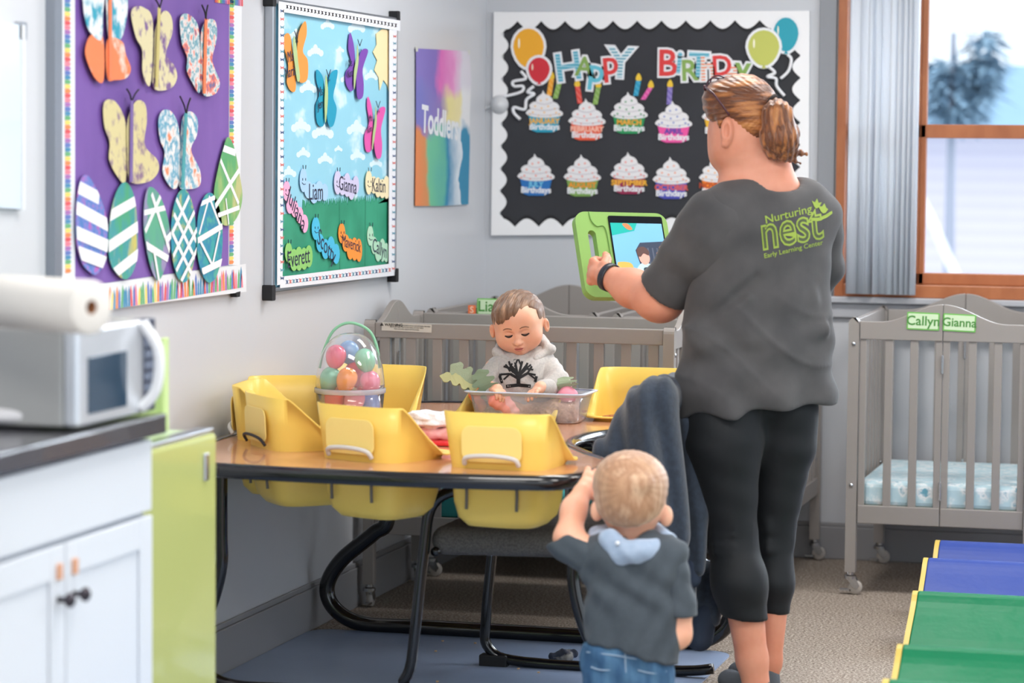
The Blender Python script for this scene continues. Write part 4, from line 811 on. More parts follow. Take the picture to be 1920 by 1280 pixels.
cxm = (lp[4][0] - 1.43) / 2; lp = [np.array(p) for p in lp]; lp[5][2] = .06; lp[6][2] = .022; lp[0][2] = TZ - .03
mir = lambda P_: [np.array([2 * cxm - p[0], p[1], p[2]]) for p in P_][::-1]
bar = lp + [np.array([lp[6][0] + .2, Yb_, .022])]
B().tube(spline(bar + mir(bar), 7), .0235, 14).obj('leg', blk, tbl, True)
Yf = 6.8; fl = [np.array(p) for p in (YT(415, 890, Yf), YT(415, 1000, Yf), YT(415, 1060, Yf), YT(398, 1130, Yf), YT(372, 1190, Yf), YT(360, 1250, Yf), YT(385, 1310, Yf), YT(440, 1345, Yf))]
fl = [p - np.array([0, 0, 0]) for p in fl]
for p in fl: p[0] = max(p[0], XL + .03)
fl[0][2] = TZ - .03; fl[-1][2] = .022; fl[-2][2] = .05; cxm = (fl[1][0] + YT(1077, 1000, Yf)[0]) / 2
bar = fl + [np.array([fl[-1][0] + .2, Yf, .022])]
B().tube(spline(bar + mir(bar), 7), .0165, 14).obj('leg', blk, tbl, True)
yel = M('seat_yellow', (240, 204, 100), .34, sss=.0, spec=.4); yel2 = M('seat_yellow_panel', (244, 218, 132), .4); strapm = M('strap_white', (206, 204, 200), .6); strapb = M('strap_black', (36, 34, 40), .6)
def make_seat(cx, cy, a, hb, depth=.155, k=0):
    o = thing('seat', None, None, (cx - tbl.location.x, cy - tbl.location.y, TZ), a); o.parent = tbl
    N = 64; rings = []
    ts = [2 * math.pi * i / N for i in range(N)]
    def rim(x, y):                                                       # back high, sides slope down to the lip
        t = (y + .085) / .13; t = min(max(t, 0), 1); return hb * (1 - t) + .010 * t
    prof = []
    for (s, zf) in ((1.10, 'lip'), (1.03, 'rim'), (1.0, .5), (.985, 0.0), (.97, -.04), (.94, -.09), (.86, -.13), (.70, -.152), (.40, -.158), (.08, -.16)):
        r = []
        for t in ts:
            x, y = superell(t, .129, .118, 4.4); h = rim(x, y); up = max(h, 0) / hb
            if zf == 'lip': ss = 1.03 + .20 * (1 - up) * (1 - up); z = h if up > .5 else h * 1.0; 
            elif zf == 'rim': ss = 1.03; z = h
            elif zf == .5: ss = 1.01; z = h * .5
            else: ss = s; z = zf * depth / .16
            flare = 1 + .10 * max(z, 0) / hb
            r.append((x * ss * flare, y * ss * (1 + .06 * max(z, 0) / hb), z))
        prof.append(r)
    vs = [p for r in prof for p in r]; n = len(prof)
    fs = [(i * N + j, i * N + (j + 1) % N, (i + 1) * N + (j + 1) % N, (i + 1) * N + j) for i in range(n - 1) for j in range(N)] + [tuple((n - 1) * N + j for j in range(N))]
    s = obj('bucket', vs, fs, yel, o, True, local=True); m_ = s.modifiers.new('t', 'SOLIDIFY'); m_.thickness = .0045; m_.offset = 1
    v, f = flat([rrect(-.078, .018, .078, hb - .028, .024)], .003)
    bevel(obj('back_panel', [(x, -.1205 - .0072 * b2 / hb - cc * 1.0 - .0048, b2) for x, b2, cc in v], [q[::-1] for q in f], yel2, o, local=True), .002)
    B().tube(spline([(-.07, -.128, .012), (-.06, -.14, .03), (0, -.145, .036), (.06, -.14, .03), (.07, -.128, .012)], 5), .006 if k != 2 else .004, 8).obj('strap', strapb if k == 2 else strapm, o, True, local=True)
    for x in (-.07, .06): B().tube(spline([(x, -.115, -.03), (x + .004, -.122, -.06), (x + .002, -.118, -.10)], 4), .004, 6).obj('strap', M('strap_grey', (110, 104, 96), .6), o, True, local=True)
    return o
for i, (cx, cy, a, h) in enumerate(SL): make_seat(cx, cy, a, .075 if i == 6 else h, k=i)
# ================================================================== ADULT CHAIR
ch = thing('guest_chair', 'black sled base armchair with grey cushion pushed under the table', 'chair', (-1.75, 7.1, 0))
gf = M('chair_grey_fabric', (104, 100, 96), .95, col2=(84, 80, 78), nscale=180, bump=(220, .3))
yn, yf_ = 6.79, 7.38
for y, xo in ((yn, 0), (yf_, 0)):
    front = -2.08; pts = [(-1.42, y, .022), (-1.55, y, .018), (-1.95, y, .018), (front - .015, y, .05), (front + .0, y, .12), (front + .03, y, .40), (front + .055, y, .50 if y == yf_ else .53), (-1.93, y, .575), (-1.75, y, .60), (-1.55, y, .605), (-1.50, y, .60)]
    if y == yf_: pts = [(-1.40, y, .03), (-1.52, y, .018), (-1.93, y, .018), (-2.035, y, .05), (-2.045, y, .14), (-2.02, y, .40), (-2.0, y, .50), (-1.93, y, .575), (-1.75, y, .60), (-1.55, y, .605), (-1.50, y, .60)]
    B().tube(spline(pts, 6), .015, 12).obj('side_frame', blk, ch, True)
B().tube([(-2.02, yn, .405), (-2.02, yf_, .405)], .012, 10).obj('crossbar', blk, ch, True)
for y in (6.93, yf_ - .02): B().tube(spline([(-2.04, y, .41), (-1.75, y, .40), (-1.56, y, .42), (-1.52, y, .55), (-1.49, y, .80)], 5), .012, 10).obj('back_tube', blk, ch, True)
bevel(B().box((-2.06, yf_ - .02, .0), (-1.98, yf_ + .02, .035)).obj('floor_glide', black, ch), .004)
V = [('c', (-2.0, y, .432), (-1.52, y, .44), .038, .036, .04) for y in np.linspace(yn + .04, yf_ - .04, 9)]
soft('seat_cushion', V, .007, gf, ch)
for y in (yn, yf_): V = [('c', (-1.86, y, .624), (-1.62, y, .628), .021, .019, .01), ('c', (-1.60, y, .63), (-1.52, y, .628), .02, .018, .01)]; soft('armrest', V, .005, M('armrest_black', (20, 22, 30), .12, coat=.6), ch)
V = [('c', (-1.515, y, .58), (-1.50, y, .80), .026, .022, .03) for y in np.linspace(6.96, yf_ - .06, 8)]
soft('backrest', V, .007, gf, ch)
# ================================================================== THINGS ON THE TABLE
def camdep(p): return float(-(R.T @ (np.array(p) - CP))[2])
clear = M('clear_plastic_shell', (252, 253, 255), .06, trans=.95, ior=1.06, coat=.8)
eb0 = np.array(P(656, 806, 'Z', TZ)); eb0[2] = TZ; edep = camdep(eb0)
ec = thing('egg_bucket', 'clear egg shaped plastic bucket with green handle on the table', 'egg bucket', tuple(eb0))
prof = [(0, .003), (.07, .003), (.078, .006), (.090, .05), (.096, .108)]
o = B().lathe(prof, tuple(eb0), 48).obj('bucket', clear, ec, True); sm = o.modifiers.new('t', 'SOLIDIFY'); sm.thickness = .0015
B().lathe([(.0965, .104), (.099, .106), (.099, .117), (.0965, .119), (.0965, .104)], tuple(eb0), 48).obj('seam_ring', M('milky_plastic', (226, 232, 240), .2, trans=.6, ior=1.1), ec, True)
dome = [(.0965 * math.cos(t) ** .8 if t < 1.5707 else 0, .115 + .155 * math.sin(t)) for t in np.linspace(0, math.pi / 2, 16)]
o = B().lathe(dome, tuple(eb0), 48).obj('lid', clear, ec, True); sm = o.modifiers.new('t', 'SOLIDIFY'); sm.thickness = .0015
B().tube(spline([D(599, 690, edep), D(606, 660, edep), D(625, 620, edep), D(655, 605, edep), D(690, 618, edep), D(706, 648, edep), D(712, 690, edep)], 6), .0042, 8).obj('handle', M('handle_mint', (136, 196, 160), .4), ec, True)
EG = [(622, 676, -.03, (236, 108, 136), 'pink'), (615, 708, -.035, (130, 200, 172), 'mint green'), (647, 712, -.062, (250, 148, 44), 'orange'), (686, 679, -.03, (140, 208, 172), 'tall mint green'), (655, 668, .03, (140, 178, 222), 'light blue'),
      (698, 716, -.02, (240, 134, 160), 'rose pink'), (668, 697, .01, (232, 88, 96), 'coral red'), (628, 748, -.03, (240, 104, 70), 'red orange'), (664, 752, -.066, (240, 150, 164), 'pale pink'), (700, 756, -.02, (150, 172, 226), 'lilac blue'), (640, 735, .035, (246, 170, 150), 'peach'), (684, 740, .045, (244, 110, 130), 'raspberry'), (650, 765, .01, (246, 210, 110), 'yellow')]
pos = [D(x, y, edep + dd) for x, y, dd, _, _ in EG]; pos0 = [p.copy() for p in pos]
for it in range(200):
    for i in range(len(pos)):
        for j in range(i):
            v = pos[i] - pos[j]; L = np.linalg.norm(v)
            if L < .063: u = v / (L + 1e-6) * (.063 - L) * .5; pos[i] += u; pos[j] -= u
        q = pos[i] - eb0; h = q[2]; mr = .058 if h < .12 else .058 * max(.1, 1 - ((h - .12) / .12) ** 2) ** .5; r2 = math.hypot(q[0], q[1])
        if r2 > mr: pos[i][:2] = eb0[:2] + q[:2] * mr / r2
        pos[i][2] = max(pos[i][2], eb0[2] + .037); pos[i] += (pos0[i] - pos[i]) * .03
for p, (x, y, dd, c, nm) in zip(pos, EG):
    t = [(math.sin(a) * .0285 * (1 - .12 * math.cos(a)), -math.cos(a) * .0345) for a in np.linspace(0.0, math.pi, 14)]
    o = B().lathe([(max(r, 0), z) for r, z in t], tuple(p), 24, axis=(random.uniform(-.6, .6), random.uniform(-.3, .3), 1)).obj('toy_egg', M('egg_' + nm.replace(' ', '_'), c, .18, coat=.5), None, True)
    tag(o, nm + ' plastic egg inside the clear egg bucket', 'plastic egg', 'plastic eggs in the clear bucket')
# clear bin with sand and felt vegetables --------------------------------------
bf = np.array(P(983, 793, 'Z', TZ)); bx, by = bf[0], bf[1]; Wb, Wt, Hb, Db = .152, .169, .088, .15
bn = thing('plastic_bin', 'clear plastic bin of brown sand and felt vegetables in front of the baby', 'bin', (bx, by + Db / 2, TZ))
def rr(w, d, r=.03): return rrect(-w, -d, w, d, r, 5)
rings = [(Wb - .004, Db / 2 - .004, .0015), (Wb, Db / 2, .006), (Wt - .004, Db / 2 + .014, Hb - .008)]; rims = [(Wt - .004, Db / 2 + .014, Hb - .012), (Wt - .002, Db / 2 + .016, Hb - .012), (Wt, Db / 2 + .018, Hb - .006), (Wt + .010, Db / 2 + .026, Hb - .005), (Wt + .011, Db / 2 + .027, Hb - .001), (Wt - .002, Db / 2 + .015, Hb)]
vs = []; 
for w, d, z in rings: vs += [(bx + x, by + Db / 2 + y, TZ + .001 + z) for x, y in rr(w, d)]
N = len(rr(.1, .1)); fs = [(i * N + j, i * N + (j + 1) % N, (i + 1) * N + (j + 1) % N, (i + 1) * N + j) for i in range(len(rings) - 1) for j in range(N)] + [tuple(range(N))[::-1]]
o = obj('tub', vs, fs, M('bin_plastic', (246, 249, 255), .14, trans=.82, ior=1.05, coat=.6), bn, True); sm = o.modifiers.new('t', 'SOLIDIFY'); sm.thickness = .0014
def sdisp(X, Y, Z): return .004 * np.sin(X * 64 + 2 * np.sin(Y * 60)) * np.sin(Y * 80 + X * 40) + .0015 * np.sin(X * 300 + Z * 200) * np.sin(Y * 280)
cyb = by + Db / 2; S_ = [('c', (bx - .125, cyb, TZ + .018), (bx + .125, cyb, TZ + .018), .012, .012, .02), ('e', (bx - .09, cyb, TZ + .018), (.05, .055, .035), None, .03), ('e', (bx + .085, cyb, TZ + .016), (.06, .055, .038), None, .03), ('e', (bx, cyb + .01, TZ + .013), (.10, .055, .022), None, .03), ('p', (0, 0, TZ + .004), (0, 0, -1), .003)]
vs = []
for w, d, z in rims: vs += [(bx + x, by + Db / 2 + y, TZ + .001 + z) for x, y in rr(w, d)]
o = obj('rim', vs, [(i * N + j, i * N + (j + 1) % N, (i + 1) * N + (j + 1) % N, (i + 1) * N + j) for i in range(len(rims) - 1) for j in range(N)], M('rim_plastic', (226, 234, 248), .2, trans=.35, ior=1.1), bn, True); sm = o.modifiers.new('t', 'SOLIDIFY'); sm.thickness = .0014
tag(soft('sand', S_, .003, M('kinetic_sand', (188, 150, 126), .95, col2=(140, 104, 84), nscale=150, bump=(320, .25, .002)), None, sdisp), 'brown kinetic sand heaped inside the clear bin', 'sand', kind='stuff')
def leafshape(n=4, L=.06, w=.022):
    pts = []
    for s in (1, -1):
        rng_ = range(n) if s == 1 else range(n - 1, -1, -1)
        for i in rng_:
            t = (i + .5) / n; ww = w * (.45 + .8 * math.sin(math.pi * (.15 + .75 * t))); a = [(t - .44 / n, .55), (t - .22 / n, 1.0), (t + .16 / n, 1.02), (t + .38 / n, .62)]
            for tt, k in (a if s == 1 else a[::-1]): pts.append((s * ww * k, L * tt))
        if s == 1: pts.append((0, L * 1.06))
    return [tuple(p) for p in spline([(.003, 0)] + pts + [(-.003, 0)], 4, True)]
felt = M('felt_green', (160, 174, 146), .95, bump=(300, .4, .002)); felt2 = M('felt_olive', (168, 166, 120), .95); feltd = M('felt_sage', (134, 154, 128), .95)
def leaf(par, base, tip, mat, w=.022, tilt=0, name='leaf'):
    base, tip = np.array(base), np.array(tip); d = tip - base; L = np.linalg.norm(d); d /= L; side = np.cross(d, np.array([.1, -1, tilt])); side /= np.linalg.norm(side); n = np.cross(side, d)
    vs, fs = flat([leafshape(4, L / 1.06, w)], .003)
    vs = [base + side * x + d * y + n * (z + .012 * math.sin(y / L * 3) ** 2) for x, y, z in vs]; obj(name, vs, fs, mat, par)
bd = camdep((bx, cyb, TZ))
def carrot(label, a, b2, ra, rb, mat, name='toy_carrot'):
    t = thing(name, label, 'toy vegetable', tuple(np.array(b2)), 0, 'felt vegetables in the bin'); V = [('c', a, b2, ra, rb, .0), ('e', a, (ra * 1.02,) * 3, None, .01)]
    a_, b_2 = np.array(a), np.array(b2)
    soft('root', V, .003, mat, t, lambda X, Y, Z: .0012 * np.sin(((X - a_[0]) * (b_2 - a_)[0] + (Z - a_[2]) * (b_2 - a_)[2]) / np.linalg.norm(b_2 - a_) * 260))
    return t
pinkf = M('felt_coral', (246, 156, 142), .75, col2=(248, 180, 172), nscale=14, ramp=(.4, .7)); orf = M('felt_orange', (242, 140, 92), .85); pkf = M('felt_pink', (238, 150, 168), .85)
t = carrot('large coral felt carrot leaning on the front of the bin', D(934, 748, bd - .045), D(962, 774, bd - .05), .029, .019, pinkf)
leaf(t, D(922, 745, bd - .03), D(897, 692, bd - .04), feltd, .028)
t = carrot('orange felt carrot at the left end of the bin', D(893, 740, bd), D(905, 765, bd + .01), .020, .012, orf)
leaf(t, D(905, 735, bd), D(845, 683, bd - .01), felt, .026, .3); leaf(t, D(895, 728, bd - .01), D(824, 705, bd - .02), felt2, .018, .8)
t = carrot('round pink felt radish at the right end of the bin', D(1064, 742, bd - .02), D(1066, 756, bd - .01), .027, .018, pkf, 'toy_radish')
leaf(t, D(1060, 732, bd - .02), D(1056, 706, bd - .02), felt, .032)
t = carrot('small pink felt beet lying beside the orange carrot', D(878 + 22, 768, bd + .045), D(890 + 22, 778, bd + .05), .015, .01, pkf, 'toy_beet')
leaf(t, D(1047, 765, bd + .05), D(1037, 745, bd + .05), feltd, .012)
# wipes bundle and red tray ------------------------------------------------------
wc = np.array(P(797, 836, 'Z', TZ)) + np.array([0, .07, 0]); wc[2] = TZ
rt = thing('red_tray', 'shallow red tray under the folded white cloths', 'tray', (wc[0], wc[1], TZ + .001))
v, f = flat([rrect(-.085, -.07, .085, .07, .03)], .012); bevel(obj('tray', [(wc[0] + a, wc[1] + b2, TZ + .001 + c_) for a, b2, c_ in v], f, M('tray_red', (222, 50, 54), .3), rt), .004)
bt = thing('cloth_bundle', 'folded white and pink burp cloths piled between two yellow seats', 'cloth', (wc[0], wc[1], TZ + .014))
V = [('c', wc + [-.05, -.02, .030], wc + [.05, -.02, .028], .017, .018, .01), ('c', wc + [-.04, .03, .03], wc + [.05, .03, .03], .017, .018, .02)]
soft('pink_cloth', V, .004, M('cloth_pink', (232, 150, 150), .9, col2=(240, 190, 190), nscale=40), bt, lambda X, Y, Z: .003 * np.sin(X * 120 + Y * 60))
V = [('e', wc + [-.005, 0, .058], (.075, .055, .019), None, .01), ('e', wc + [-.02, -.005, .075], (.055, .05, .012), None, .01)]
soft('white_cloth', V, .004, M('cloth_fluffy', (240, 236, 238), .95, bump=(120, .5)), bt, lambda X, Y, Z: .0035 * np.sin(X * 110 + Y * 70) * np.cos(Y * 90 + Z * 200) + .002 * np.sin(Z * 420))
# sock on the mat -----------------------------------------------------------------
sp = P(1055, 1238, 'Z', .006); V = [('c', sp + [-.03, 0, .010], sp + [.01, .01, .012], .011, .013, .01), ('c', sp + [.0, .015, .016], sp + [.028, .02, .018], .012, .012, .01), ('c', sp + [-.005, .01, .018], sp + [.02, -.002, .012], .011, .012, .01)]
tag(soft('baby_sock', V, .0025, M('sock_dark', (60, 66, 82), .9, col2=(170, 168, 164), nscale=16, ramp=(.5, .58)), None, lambda X, Y, Z: .0015 * np.sin(X * 300) * np.sin(Y * 260)), 'crumpled dark and grey baby sock on the blue mat', 'sock')
# crumbs on the mat
for i, (x, y) in enumerate(((830, 1202), (891, 1206), (817, 1221), (820, 1288 - 10), (972, 1254), (1010, 1267 - 6))):
    c = P(x, y, 'Z', .005); tag(B().box(c + [-.003, -.003, 0], c + [.003, .003, .003]).obj('crumb', M('crumb', (226, 190, 150), .8)), 'tiny pale food crumb on the blue mat, ' + ('near the wall', 'behind the chair leg', 'left of the chair foot', 'lowest in view', 'just in front of the sled bar', 'beside the sock')[i], 'crumb', 'crumbs on the blue mat')
# ================================================================== hooded jacket over the chair back
nav = M('jacket_navy', (50, 60, 75), .9, col2=(42, 51, 64), nscale=60, sheen=.3, bump=(90, .15))
cd = 7.32
jk = thing('hooded_jacket', 'dark blue grey hooded jacket draped over the chair back', 'jacket', tuple(D(1230, 1200, cd)))
def J(x, y, dd=0): return D(x, y, cd + dd)
k_ = cd / F
V = [('c', J(1226, 748, -.20), J(1268, 738, .22), 36 * k_, 34 * k_, .03), ('c', J(1236, 750, -.18), J(1246, 1000, -.18), 34 * k_, 42 * k_, .04), ('c', J(1250, 740, .0), J(1262, 1010, .0), 32 * k_, 44 * k_, .04), ('c', J(1262, 740, .16), J(1272, 1000, .14), 32 * k_, 40 * k_, .04), ('c', J(1210, 760, -.22), J(1222, 960, -.22), 30 * k_, 34 * k_, .03),
     ('c', J(1215, 760, -.12), J(1150, 850, -.16), 30 * k_, 30 * k_, .05), ('c', J(1215, 770, -.14), J(1200, 900, -.16), 36 * k_, 44 * k_, .05), ('c', J(1180, 820, -.16), J(1165, 880, -.16), 36 * k_, 34 * k_, .05), ('c', J(1200, 900, -.14), J(1225, 1060, -.12), 44 * k_, 30 * k_, .05),
     ('c', J(1150, 850, -.14), J(1125, 862, -.12), 24 * k_, 14 * k_, .03), ('c', J(1262, 1000, 0), J(1280, 1120, 0), 40 * k_, 24 * k_, .05)]
fold = lambda X, Y, Z: .010 * np.sin(X * 55 + Y * 30 + 1.5 * np.sin(Z * 9)) * np.clip((1.0 - Z) * 2, .2, 1) + .004 * np.sin(X * 120 + Z * 18)
soft('body', V, .006, nav, jk, fold)
V = [('c', J(1285, 800, -.02), J(1298, 960, -.02), 26 * k_, 26 * k_, .03), ('c', J(1298, 960, -.02), J(1296, 1060, -.04), 26 * k_, 20 * k_, .02)]
soft('sleeve', V, .005, nav, jk, fold); V = [('c', J(1296, 1062, -.04), J(1297, 1084, -.04), 19 * k_, 18 * k_, .01)]; soft('cuff', V, .004, M('cuff_navy', (50, 60, 78), .95), jk)
V = [('c', J(1268, 900, .12), J(1305, 1080, .1), 28 * k_, 34 * k_, .03), ('c', J(1305, 1080, .1), J(1318, 1150, .08), 34 * k_, 28 * k_, .02)]
soft('sleeve', V, .005, nav, jk, fold); V = [('c', J(1318, 1152, .08), J(1312, 1195, .08), 27 * k_, 26 * k_, .01)]; soft('cuff', V, .004, MATS['cuff_navy'], jk)
# ================================================================== PEOPLE
skin = M('skin_adult', (226, 160, 134), .5, sss=.25, col2=(214, 140, 112), nscale=14, ramp=(.3, .75), bump=(180, .06, .002))
skinb = M('skin_child', (238, 184, 156), .48, sss=.28, col2=(232, 166, 136), nscale=16, ramp=(.35, .75))
def hand(Wr, fwd, pn, side, L, curls, thumb=(.5, .5), w=1.0, spread=.0):
    """Wr wrist, fwd along palm, pn direction the palm faces, side towards the thumb; returns capsules"""
    f, n, s = [np.array(v, float) / np.linalg.norm(v) for v in (fwd, pn, side)]; s = s - f * (s @ f); s /= np.linalg.norm(s); n = np.cross(f, s) * (1 if np.cross(f, s) @ n > 0 else -1)
    Wr = np.array(Wr, float); pr = []; r = L * .052 * w
    for i, o in enumerate((.17, .06, -.06, -.165)): pr.append(('c', Wr + s * o * L * .55, Wr + f * L * .46 + s * o * L, L * .085, L * .068, L * .06))
    pr.append(('e', Wr + f * L * .26 + n * L * .02, (L * .2, L * .2, L * .16), None, L * .08))
    for i, (o, ln) in enumerate(zip((.185, .065, -.06, -.18), (.40, .45, .42, .33))):
        p = Wr + f * L * (.47 if i in (1, 2) else .44) + s * o * L; ang = 0; dr = f + s * o * spread
        for j, (q, a) in enumerate(zip((.45, .30, .25), curls[i] if isinstance(curls[0], (list, tuple)) else curls)):
            ang += a; d = dr * math.cos(ang) + n * math.sin(ang); d /= np.linalg.norm(d); e = p + d * ln * L * q; pr.append(('c', p, e, r * (1.06 - .1 * j), r * (.96 - .1 * j), r * .35 if j else r * .8)); p = e
    p = Wr + f * L * .12 + s * L * .17; d = s * math.cos(thumb[0]) + f * math.sin(thumb[0]); d = d + n * thumb[1]; d /= np.linalg.norm(d)
    m = p + d * L * .2; d2 = d * .6 + f * .75 + n * thumb[1] * .4; d2 /= np.linalg.norm(d2); q = m + d2 * L * .16; t = q + (d2 * .9 + f * .2) * L * .11
    return pr + [('c', p, m, r * 1.6, r * 1.25, L * .04), ('c', m, q, r * 1.25, r * 1.1, r * .4), ('c', q, t, r * 1.1, r * .85, r * .3)]
# ------------------------------------------------------------------ woman
dw = 7.35; kw = dw / F
def Wp(x, y, d=0): return D(x, y, dw + d)
wo = thing('person', 'person in grey shirt and black leggings standing and holding up a tablet', 'person', (float(Wp(1420, 1300)[0]), float(Wp(1420, 1300)[1]), 0))
q = kw
up = [('e', Wp(1396, 208), (58 * q, .088, 62 * q), None, .02), ('e', Wp(1380, 262, -.01), (46 * q, .075, 58 * q), None, .05), ('c', Wp(1378, 285, .0), Wp(1384, 312, .02), 36 * q, 30 * q, .04), ('e', Wp(1352, 292, .05), (20 * q, .04, 24 * q), None, .04), ('e', Wp(1347, 250, .05), (16 * q, .05, 30 * q), None, .03),
      ('c', Wp(1425, 265, .0), Wp(1440, 350, .0), 46 * q, 54 * q, .05), ('c', Wp(1400, 320), Wp(1390, 350), 34 * q, 40 * q, .04), ('c', Wp(1345, 395, -.08), Wp(1520, 390, .1), 36 * q, 36 * q, .08),
            ('e', Wp(1364, 246, -.082), (13 * q, .018, 26 * q), None, .005), ('e', Wp(1360, 268, -.080), (8 * q, .011, 9 * q), None, .005), ('E', Wp(1361, 244, -.100), (6 * q, .012, 15 * q), None, .005)]
arm = [('c', Wp(1325, 425, -.10), Wp(1240, 556, .02), 44 * q, 38 * q, .02), ('e', Wp(1236, 565, .02), (42 * q, .05, 34 * q), None, .03), ('c', Wp(1238, 560, .02), Wp(1185, 540, .10), 40 * q, 34 * q, .03), ('c', Wp(1185, 540, .10), Wp(1138, 518, .15), 34 * q, 22 * q, .03)]
hw = Wp(1140, 519, .15); hf = Wp(1098, 506, .20) - hw; pnw = np.array([-.2, 1, 0.1]); 
hd = hand(hw, hf + np.array([0, .02, 0]), pnw, (0, 0, 1), .155, [(.9, 1.2, .8), (.95, 1.2, .8), (1.0, 1.2, .8), (1.05, 1.2, .8)], (1.0, .9), 1.25)
body = [('c', Wp(1425, 430, .03), Wp(1420, 700, .04), 60 * q, 64 * q, .03), ('c', Wp(1420, 700, .04), Wp(1410, 740, .03), 60 * q, 40 * q, .02), ('c', Wp(1356, 820, -.03), Wp(1372, 1010, -.02), 52 * q, 32 * q, .02), ('c', Wp(1372, 1010, -.02), Wp(1390, 1090, -.04), 32 * q, 40 * q, .02), ('c', Wp(1390, 1090, -.04), Wp(1410, 1235, -.02), 39 * q, 29 * q, .02), ('c', Wp(1410, 1235, -.02), Wp(1418, 1285, -.02), 28 * q, 26 * q, .02),
        ('c', Wp(1462, 820, .06), Wp(1448, 1010, .1), 48 * q, 30 * q, .01), ('c', Wp(1448, 1010, .1), Wp(1451, 1100, .09), 30 * q, 32 * q, .01), ('c', Wp(1451, 1100, .09), Wp(1444, 1240, .1), 31 * q, 22 * q, .01), ('c', Wp(1442, 1240, .1), Wp(1436, 1280, .1), 22 * q, 22 * q, .02),
        ('c', Wp(1530, 425, .12), Wp(1535, 510, .24), 34 * q, 30 * q, .03), ('c', Wp(1540, 510, .24), Wp(1420, 520, .36), 32 * q, 24 * q, .03), ('c', Wp(1420, 520, .36), Wp(1300, 500, .40), 26 * q, 20 * q, .02)]
V, Fs = nets(body, .007); 
for pr, rs in ((up, .0035), (arm + hd, .0032), (hand(Wp(1300, 500, .40), Wp(1262, 488, .42) - Wp(1300, 500, .40), (-.3, -.9, 0), (0, 0, 1), .15, (.5, .8, .5), (.9, .6), 1.2), .0035)):
    V2, F2 = nets(pr, rs); Fs = np.concatenate([Fs, F2 + len(V)]); V = np.concatenate([V, V2])
npobj('body', V, Fs, skin, wo)
for (a, b2, dd) in (((1418, 1285), (1418, 1300), -.02), ((1436, 1280), (1436, 1296), .1)):
    h = Wp(a[0], a[1], dd); g = h.copy(); g[2] = .032; toe = g + np.array([-.09, .10, -.008])
    SV = [('c', h, g + [0, 0, .01], 27 * q, .032, .02), ('c', g, toe, .030, .024, .02), ('e', toe, (.03, .034, .023), None, .02), ('p', (0, 0, .004), (0, 0, -1), .002)]
    soft('sock', SV, .005, M('sock_grey', (92, 98, 106), .95, bump=(200, .3, .003)), wo)
# shirt
shirtm = M('shirt_grey', (82, 80, 81), .92, col2=(70, 69, 71), nscale=9, sheen=.12, bump=(420, .18, .002))
tor = [('c', Wp(1338, 408, -.09), Wp(1528, 402, .10), 48 * q, 50 * q, .05), ('c', Wp(1375, 378, -.03), Wp(1495, 372, .05), 38 * q, 40 * q, .05),
       ('c', Wp(1368, 440, -.06), Wp(1350, 730, -.04), 72 * q, 78 * q, .07), ('c', Wp(1492, 430, .06), Wp(1480, 730, .06), 66 * q, 78 * q, .07), ('c', Wp(1430, 430, 0), Wp(1416, 760, 0), 92 * q, 96 * q, .06),
       ('c', Wp(1352, 730, -.04), Wp(1358, 820, -.04), 74 * q, 78 * q, .05), ('c', Wp(1480, 730, .06), Wp(1478, 820, .06), 74 * q, 78 * q, .05),
       ('c', Wp(1318, 642, -.10), Wp(1535, 622, .04), 22 * q, 22 * q, .05), ('c', Wp(1300, 690, -.06), Wp(1310, 650, -.08), 16 * q, 14 * q, .03),
       ('c', Wp(1318, 645, -.13), Wp(1420, 640, -.115), 15 * q, 14 * q, .02), ('c', Wp(1420, 640, -.115), Wp(1545, 618, -.02), 14 * q, 14 * q, .02), ('c', Wp(1310, 700, -.11), Wp(1400, 690, -.11), 9 * q, 9 * q, .03),
       ('c', Wp(1300, 625, -.12), Wp(1400, 560, -.15), 8 * q, 5 * q, .04), ('c', Wp(1400, 640, -.14), Wp(1520, 560, -.04), 8 * q, 5 * q, .04), ('C', Wp(1330, 600, -.16), Wp(1420, 520, -.15), 4 * q, 3 * q, .03)]
nh = Wp(1282, 785) - Wp(1555, 755); hn = np.cross(nh, R @ np.array([0, 0, -1.])); hn /= np.linalg.norm(hn); hn = hn if hn[2] < 0 else -hn
tor.append(('p', Wp(1418, 772, -.1), hn, .006)); cn = np.array([-.05, -.25, 1.]); 
tor.append(('e', Wp(1440, 348, .01), (.001, .001, .001), None, .0)); tor.append(('C', Wp(1425, 300, .01), Wp(1438, 352, .005), 62 * q, 62 * q, .012))
def wr(X, Y, Z):
    a = X * .966 + Y * .259
    return (.0045 * np.sin(Z * 46 + 2.5 * np.sin(a * 11) + a * 14) * np.clip((1.15 - Z) * 4, .25, 1) + .007 * np.sin(a * 42 + 2 * np.sin(Z * 8)) * np.clip((.93 - Z) * 6, 0, 1) - .007 * (1 - np.abs(np.sin(Z * 24 + 1.6 * np.sin(a * 10) + a * 7))) ** 4 * np.clip(1 - np.abs(Z - .93) * 6, 0, 1) + .003 * np.sin(a * 31 - Z * 52)).astype(np.float32)
V, Fs = nets(tor, .0065, wr)
ad = Wp(1212, 585, .06) - Wp(1330, 425, -.10)
ad /= np.linalg.norm(ad); slv = [('c', Wp(1336, 418, -.09), Wp(1245, 548, .01), 62 * q, 49 * q, .03), ('c', Wp(1245, 548, .01), Wp(1225, 580, .04), 49 * q, 49 * q, .02), ('c', Wp(1380, 440, -.08), Wp(1335, 470, -.08), 46 * q, 50 * q, .06), ('C', Wp(1270, 600, -.10), Wp(1345, 520, -.14), 6 * q, 4 * q, .03), ('p', Wp(1245, 547, .01), ad, .004)]
